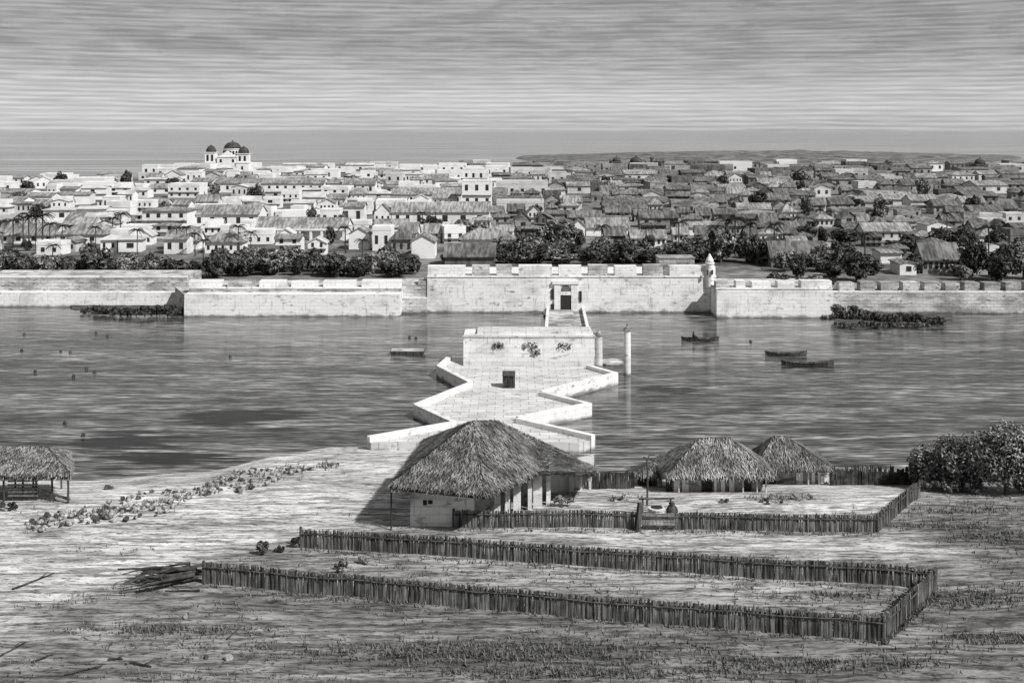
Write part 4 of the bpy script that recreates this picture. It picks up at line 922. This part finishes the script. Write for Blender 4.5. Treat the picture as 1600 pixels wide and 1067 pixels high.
HAND = [(222, 246, 275, 260, 257, 'flat', 'white', 2), (272, 300, 273, 260, 255, 'flat', 'white', 2), (247, 270, 270, 261, 257, 'flat', 'white', 2), (398, 417, 276, 263, 261, 'flat', 'white', 2), (419, 459, 273, 263, 260, 'flat', 'white', 4), (461, 500, 273, 262, 259, 'flat', 'white', 3),
        (504, 521, 271, 257, 255, 'flat', 'white', 1), (525, 548, 269, 258, 253, 'hip', 'white', 2), (560, 600, 269, 260, 257, 'flat', 'white', 3),
        (300, 404, 356, 335, 321, 'gable', 'white', 5), (104, 188, 354, 344, 331, 'gable', 'white', 3), (88, 178, 381, 369, 349, 'hip', 'white', 4), (-6, 86, 381, 367, 350, 'gable', 'white', 4), (258, 310, 390, 377, 361, 'gable', 'white', 2), (320, 378, 396, 379, 360, 'hip', 'white', 5),
        (500, 531, 357, 329, 326, 'flat', 'white', 2), (531, 569, 352, 323, 317, 'gable', 'white', 2), (582, 611, 392, 360, 352, 'flat', 'white', 2), (611, 644, 396, 375, 355, 'hip', 'grey', 3), (720, 803, 394, 375, 357, 'hip', 'white', 6), (545, 577, 390, 366, 355, 'gablefront', 'white', 0),
        (723, 757, 284, 265, 262, 'flat', 'white', 3), (612, 721, 321, 304, 294, 'gable', 'white', 9), (585, 611, 354, 332, 318, 'gablefront', 'white', 3), (612, 680, 354, 331, 317, 'gable', 'white', 4), (681, 765, 354, 331, 316, 'gable', 'white', 3), (535, 586, 304, 288, 279, 'gable', 'white', 4), (509, 533, 303, 287, 277, 'hip', 'white', 2),
        (775, 856, 312, 288, 282, 'flat', 'pale', 5), (776, 850, 338, 318, 312, 'flat', 'pale', 6), (858, 885, 292, 270, 268, 'flat', 'pale', 2), (886, 923, 299, 290, 287, 'flat', 'white', 0), (895, 914, 373, 353, 343, 'gablefront', 'white', 0), (916, 983, 369, 355, 341, 'gable', 'white', 1), (986, 1041, 386, 374, 360, 'gable', 'white', 7),
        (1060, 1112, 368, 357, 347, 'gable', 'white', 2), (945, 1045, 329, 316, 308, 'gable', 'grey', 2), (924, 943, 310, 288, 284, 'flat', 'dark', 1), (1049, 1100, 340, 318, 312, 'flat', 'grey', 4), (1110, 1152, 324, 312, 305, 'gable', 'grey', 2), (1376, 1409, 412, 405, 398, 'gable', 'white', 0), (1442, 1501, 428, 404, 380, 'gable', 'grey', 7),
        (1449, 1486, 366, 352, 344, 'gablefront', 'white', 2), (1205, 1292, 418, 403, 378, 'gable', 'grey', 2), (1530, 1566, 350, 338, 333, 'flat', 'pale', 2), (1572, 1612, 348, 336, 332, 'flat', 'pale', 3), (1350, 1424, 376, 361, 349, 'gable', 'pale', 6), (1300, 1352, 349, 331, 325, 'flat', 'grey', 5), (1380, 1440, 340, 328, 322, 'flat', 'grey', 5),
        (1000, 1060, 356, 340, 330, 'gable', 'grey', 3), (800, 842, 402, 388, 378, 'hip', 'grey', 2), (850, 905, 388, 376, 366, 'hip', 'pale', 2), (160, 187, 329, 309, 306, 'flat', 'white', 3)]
for h in HAND: H(*h)
# skyline towers
def tower(px0, px1, base, top, cap, label):
    Y = F * (CZ - TZ) / (base - HZ); x0, x1 = xat(px0, Y), xat(px1, Y); c = (x0 + x1) / 2; w2 = (x1 - x0) / 2
    t = thing('skyline_tower', (c, Y + w2, TZ), label, 'tower', 'dark towers on the right skyline'); mb = MB(); mb.box(x0, x1, Y, Y + 2 * w2, TZ - .5, zat(top, Y)); mb.box(x0 - .3, x1 + .3, Y - .3, Y + 2 * w2 + .3, zat(top, Y) + .005, zat(top, Y) + .45); tw = part('tower_body', mb, M['house_dark'], t)
    mb = MB(); mb.box(c - w2 * .3, c + w2 * .3, Y - .05, Y + .1, zat(top, Y) - 3, zat(top, Y) - .8); part('opening', mb, M['window'], tw)
    mb = MB(); z0 = zat(top, Y) + .455
    if cap == 'dome': hz_ = w2 * .95; mb.lathe((c, Y + w2, z0), [(w2 * .95 * math.cos(u), hz_ * math.sin(u)) for u in (0, .3, .6, .9, 1.2, 1.45)] + [(.2, hz_ * 1.15), (.04, hz_ * 1.4)], 14); part('dome', mb, M['dome'], t, True)
    else:
        for s in (-1, 0, 1): mb.box(c + s * w2 * .75 - w2 * .2, c + s * w2 * .75 + w2 * .2, Y - .2, Y + .4, z0, z0 + .9)
        part('battlement', mb, M['house_dark'], t)
    PLACED.append((x0, x1, Y, Y + 2 * w2))
tower(957, 971, 268, 254, 'dome', 'dark tower with a round dome, left one of the right skyline group'); tower(984, 1006, 268, 257, 'dome', 'wide low dark dome between the round-domed tower and the square tower')
tower(1016, 1021, 268, 248, 'flat', 'slim square dark tower on the skyline right of the wide low dome'); tower(1024, 1038, 268, 253, 'flat', 'squat dark tower directly right of the slim square tower'); tower(1526, 1544, 270, 258, 'dome', 'lone dark domed tower on the far right skyline'); tower(1211, 1217, 268, 257, 'flat', 'thin dark turret on the skyline above the twin palms, far right of the dome group')

# trees of the town
TREES = [(2, 380, 432, 46), (35, 392, 432, 50), (72, 396, 432, 40), (108, 400, 432, 36), (146, 376, 430, 52), (190, 402, 432, 46), (228, 403, 432, 46), (275, 402, 433, 48), (303, 405, 433, 36), (335, 398, 434, 46), (382, 396, 432, 46), (424, 386, 430, 56), (462, 400, 430, 36), (520, 393, 430, 46), (496, 402, 430, 30), (570, 394, 430, 42), (602, 403, 428, 30), (634, 403, 424, 52),
         (826, 372, 404, 48), (872, 338, 392, 62), (850, 350, 396, 44), (898, 378, 404, 38), (830, 394, 412, 56), (880, 394, 413, 52), (928, 386, 413, 46), (940, 366, 402, 42), (978, 380, 408, 44), (1006, 374, 400, 32), (1026, 390, 413, 48), (1055, 376, 408, 34), (1088, 380, 410, 46), (1126, 352, 410, 52), (1166, 360, 410, 50), (1200, 374, 414, 42),
         (1215, 424, 452, 50), (1262, 426, 454, 52), (1292, 430, 452, 30), (1338, 388, 440, 60), (1428, 394, 428, 46), (1318, 356, 380, 62), (1502, 350, 402, 58), (1520, 368, 432, 52), (1565, 380, 440, 66), (1600, 374, 436, 60), (1324, 306, 326, 56), (722, 342, 366, 44), (750, 346, 366, 40), (210, 343, 366, 28), (1262, 350, 376, 40), (1286, 384, 410, 30), (1242, 392, 420, 40), (1365, 400, 430, 34), (486, 350, 372, 34), (30, 296, 318, 30), (120, 293, 306, 30), (285, 342, 366, 22), (682, 340, 360, 30), (800, 350, 372, 28), (1470, 384, 412, 36), (1400, 372, 398, 36), (1080, 284, 296, 24), (1262, 278, 290, 24), (700, 395, 416, 30), (360, 404, 432, 36), (255, 408, 432, 30)]
TM = []
for i in range(6):
    tb = trunk_mb(1.2, .07, .4, 70 + i); cb = crown_mb(1.0, .8, 24, 66, .125, 90 + i); cb.v = [(x, y, z + .84) for x, y, z in cb.v]
    tm, cm, cm2 = tb.mesh('trunk'), cb.mesh('crown'), None; tm.materials.append(M['bark']); cm.materials.append(M['leaf_dark']); cm2 = cm.copy(); cm2.materials[0] = M['leaf']; TM.append((tm, cm, cm2))
def town_tree(px, top, base, wpx, i):
    p = at(px, base, TZ); s = p.y / F; tm, cm, cm2 = TM[i % 6]; dark = random.random() < .6
    t = thing('town_tree', p, None, 'tree', 'trees among the town houses'); t.scale = (wpx * s / 2, wpx * s / 2, (base - top) * s / 1.66); t.rotation_euler.z = rnd(0, 6)
    a = bpy.data.objects.new('trunk', tm); C.objects.link(a); a.parent = t
    b = bpy.data.objects.new('crown', cm if dark else cm2); C.objects.link(b); b.parent = t
    PLACED.append((p.x - wpx * s * .2, p.x + wpx * s * .2, p.y - .5, p.y + .5))
    d = ('dark' if dark else 'grey') + ' ' + ('broad' if wpx > 50 else 'rounded' if wpx > 36 else 'small') + ' leafy tree'
    lab_wait.append((t, d, px, (top + base) / 2))
tr = random.Random(3)
for _ in range(46):
    px = tr.uniform(-10, 655); b = tr.choice((418, 424, 430)) + tr.uniform(-3, 3); hh = tr.uniform(20, 40); TREES.append((px, b - hh, b, tr.uniform(34, 54)))
for _ in range(44):
    px = tr.uniform(780, 1205); b = tr.uniform(398, 414); TREES.append((px, b - tr.uniform(20, 36), b, tr.uniform(34, 52)))
for _ in range(24):
    px = tr.uniform(1200, 1610); b = tr.uniform(385, 440); TREES.append((px, b - tr.uniform(18, 40), b, tr.uniform(32, 56)))
for _ in range(44):
    px = tr.uniform(0, 1600); b = tr.uniform(290, 396); TREES.append((px, b - tr.uniform(17, 36), b, tr.uniform(18, 34)))
for i, a in enumerate(TREES): town_tree(*a, i)
# palms
def palm_mesh(seed):
    rr = random.Random(seed); tb = MB(); tb.tube([(0, 0, -.3), (.12, 0, 2.2), (.05, .05, 4.6), (.15, 0, 6.6)], [.2, .15, .13, .12], 6); mb = MB()
    for k in range(22):
        a = 6.28 * k / 22 + rr.uniform(-.2, .2); up = rr.uniform(0, 1.25); L = rr.uniform(1.7, 2.5); d = Vector((math.cos(a), math.sin(a), 0)); sd_ = Vector((-d.y, d.x, 0)); pts = []
        for j in range(6):
            u = j / 5; pts.append(Vector((.15, 0, 6.6)) + d * L * u + Vector((0, 0, up * L * .75 * u - .95 * L * u * u)))
        for j in range(5):
            for s in (-1, 1):
                for q in (.15, .6):
                    p = pts[j].lerp(pts[j + 1], q); e = p + sd_ * s * .42 * (1 - .5 * j / 5) + d * .28 + Vector((0, 0, -.22)); mb.poly([p, p + d * .2, e])
        mb.tube(pts, [.03, .028, .024, .02, .015, .008], 4)
    a, b = tb.mesh('trunk'), mb.mesh('fronds'); a.materials.append(M['wood']); b.materials.append(M['palm']); return a, b
PM = [palm_mesh(i) for i in range(3)]
for i, (px, top, base) in enumerate(((45, 331, 390), (57, 334, 388), (67, 332, 388), (36, 336, 384), (188, 331, 374), (176, 338, 376), (276, 354, 392), (292, 352, 392), (317, 372, 416), (1134, 338, 402), (1149, 337, 400), (1061, 344, 392), (1282, 326, 352), (1298, 328, 352), (1440, 322, 350), (1246, 338, 368), (812, 326, 352), (1172, 345, 400), (305, 362, 400), (82, 380, 420), (566, 372, 412), (20, 340, 392), (78, 346, 394), (97, 350, 388), (150, 352, 392), (215, 356, 398), (372, 350, 396), (392, 360, 400), (540, 352, 396), (870, 352, 398), (940, 350, 396), (1010, 352, 396), (1120, 350, 404), (1210, 346, 402), (1352, 362, 412), (1545, 350, 412), (1480, 330, 372), (660, 330, 362))):
    p = at(px, base, TZ); k = (base - top) * p.y / F / 7.2; a, b = PM[i % 3]; t = thing('palm_tree', p, None, 'palm', 'palms among the town houses'); t.scale = (k, k, k); t.rotation_euler.z = rnd(0, 6)
    for nm, me in (('trunk', a), ('fronds', b)):
        o = bpy.data.objects.new(nm, me); C.objects.link(o); o.parent = t
    lab_wait.append((t, 'thin-trunked dark palm', px, (top + base) / 2)); PLACED.append((p.x - .4, p.x + .4, p.y - .4, p.y + .4))

# fill the streets between with further houses; past the 300 largest they become one mass of far houses
rr = random.Random(21); specs = []; nhand = sum(1 for o in C.objects if o.get('category') == 'house')
rows = [265, 268, 271.5, 275.5, 280, 285, 290.5, 296.5, 303, 310, 318, 327, 336, 346, 357, 369, 382, 396, 409]
for ri, row in enumerate(rows):
    px = -30 - rr.uniform(0, 20)
    while px < 1630:
        near = (row - 262) / 130; wpx = rr.choice((rr.uniform(16, 30), rr.uniform(22, 40), rr.uniform(34, 52))) + (6 if ri < 4 else 0); x0, x1 = px, px + wpx; px = x1 + rr.uniform(.5, 5 + 8 * near)
        base = row + rr.uniform(-2, 2) * (.5 + near * 2); mid_ = (x0 + x1) / 2
        lim = next((lerp(b, d, (mid_ - a) / (c - a)) for (a, b), (c, d) in zip(coast, coast[1:]) if a <= mid_ <= c), 263)
        if base < lim + 1.2 or (row > 400 and mid_ < 1200) or rr.random() < .04: continue
        hp = rr.uniform(6, 12) + near * rr.uniform(2, 8); rp = rr.uniform(2, 6) + near * rr.uniform(5, 11)
        st = 2 if hp > 12.5 and rr.random() < .5 else 1
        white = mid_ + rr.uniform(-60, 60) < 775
        tone = rr.choice(('white', 'white', 'white', 'white', 'white', 'pale')) if white else rr.choice(('grey', 'grey', 'grey', 'dark', 'pale', 'grey', 'pale', 'white' if rr.random() < .4 else 'dark'))  # the right half's shadow is put into these darker wall tones
        kind = rr.choice(('flat', 'flat', 'gable', 'hip')) if ri < 5 else rr.choice(('gable', 'gable', 'hip', 'flat', 'flat' if white else 'hip', 'gablefront' if wpx < 32 else 'gable'))
        r_ = 'roof_pale' if white and kind != 'flat' and rr.random() < .4 else None
        if white and rr.random() < .45: hp *= 1.35; rp *= .6
        Y = F * (CZ - TZ) / (base - HZ); a, b = xat(x0, Y), xat(x1, Y); dep = clamp((b - a) * rr.uniform(.6, 1.1), 3.5, 9)
        if any(a < q[1] + .3 and b > q[0] - .3 and Y < q[3] + .3 and Y + dep > q[2] - .3 for q in PLACED): continue
        PLACED.append((a, b, Y, Y + dep))
        specs.append((wpx * (hp + rp), (x0, x1, base, base - hp, base - hp - rp, kind, tone, rr.choice((1, 2, 2, 3, 3, 4)), st, dep, None, r_), rr.gauss(0, 5)))
specs.sort(key=lambda q: -q[0])
FAR = {'v': [], 'f': [], 'm': [], 'mats': []}
def absorb(t):
    from mathutils import Matrix, Euler
    Mt = Matrix.Translation(t.location) @ t.rotation_euler.to_matrix().to_4x4()
    for ch in list(t.children):
        i = len(FAR['v']); X = Mt @ Matrix.Translation(ch.location); FAR['v'] += [tuple(X @ v.co) for v in ch.data.vertices]; m = ch.data.materials[0]
        if m not in FAR['mats']: FAR['mats'].append(m)
        k = FAR['mats'].index(m)
        for p in ch.data.polygons: FAR['f'].append(tuple(i + q for q in p.vertices)); FAR['m'].append(k)
        bpy.data.objects.remove(ch)
    bpy.data.objects.remove(t)
for i, (ar, a, rz) in enumerate(specs):
    t = H(*a); t.rotation_euler.z = R(rz)
    if i >= 300 - nhand: lab_wait.pop(); absorb(t)
if FAR['v']:
    me = bpy.data.meshes.new('far_houses'); me.from_pydata(FAR['v'], [], FAR['f'])
    for m in FAR['mats']: me.materials.append(m)
    me.polygons.foreach_set('material_index', FAR['m']); o = bpy.data.objects.new('far_houses', me); C.objects.link(o)
    tag(o, 'countless small far houses packed along the town skyline between the larger ones', 'houses', None, 'stuff')

# labels of the town: what a thing looks like and where it stands next to a landmark
groups = {}
for o, d, px, py in lab_wait:
    ln, s, dist = rel(px, py); groups.setdefault((d, s, ln), []).append((dist, o))
RANK = ('nearest', 'second', 'third', 'fourth', 'fifth', 'sixth', 'seventh', 'eighth', 'ninth', 'tenth', 'eleventh', 'twelfth', 'thirteenth', 'fourteenth', 'fifteenth', 'sixteenth', 'seventeenth', 'eighteenth', 'nineteenth', 'twentieth')
for (d, s, ln), lst in groups.items():
    lst.sort(key=lambda q: q[0])
    for i, (_, o) in enumerate(lst):
        o['label'] = f'{d} {s} {ln}' if len(lst) == 1 else f'{d}, {RANK[i]} {s} {ln}'
print('houses filled', len(specs), nhand, 'waiting labels', len(lab_wait), 'objects', len(bpy.data.objects))
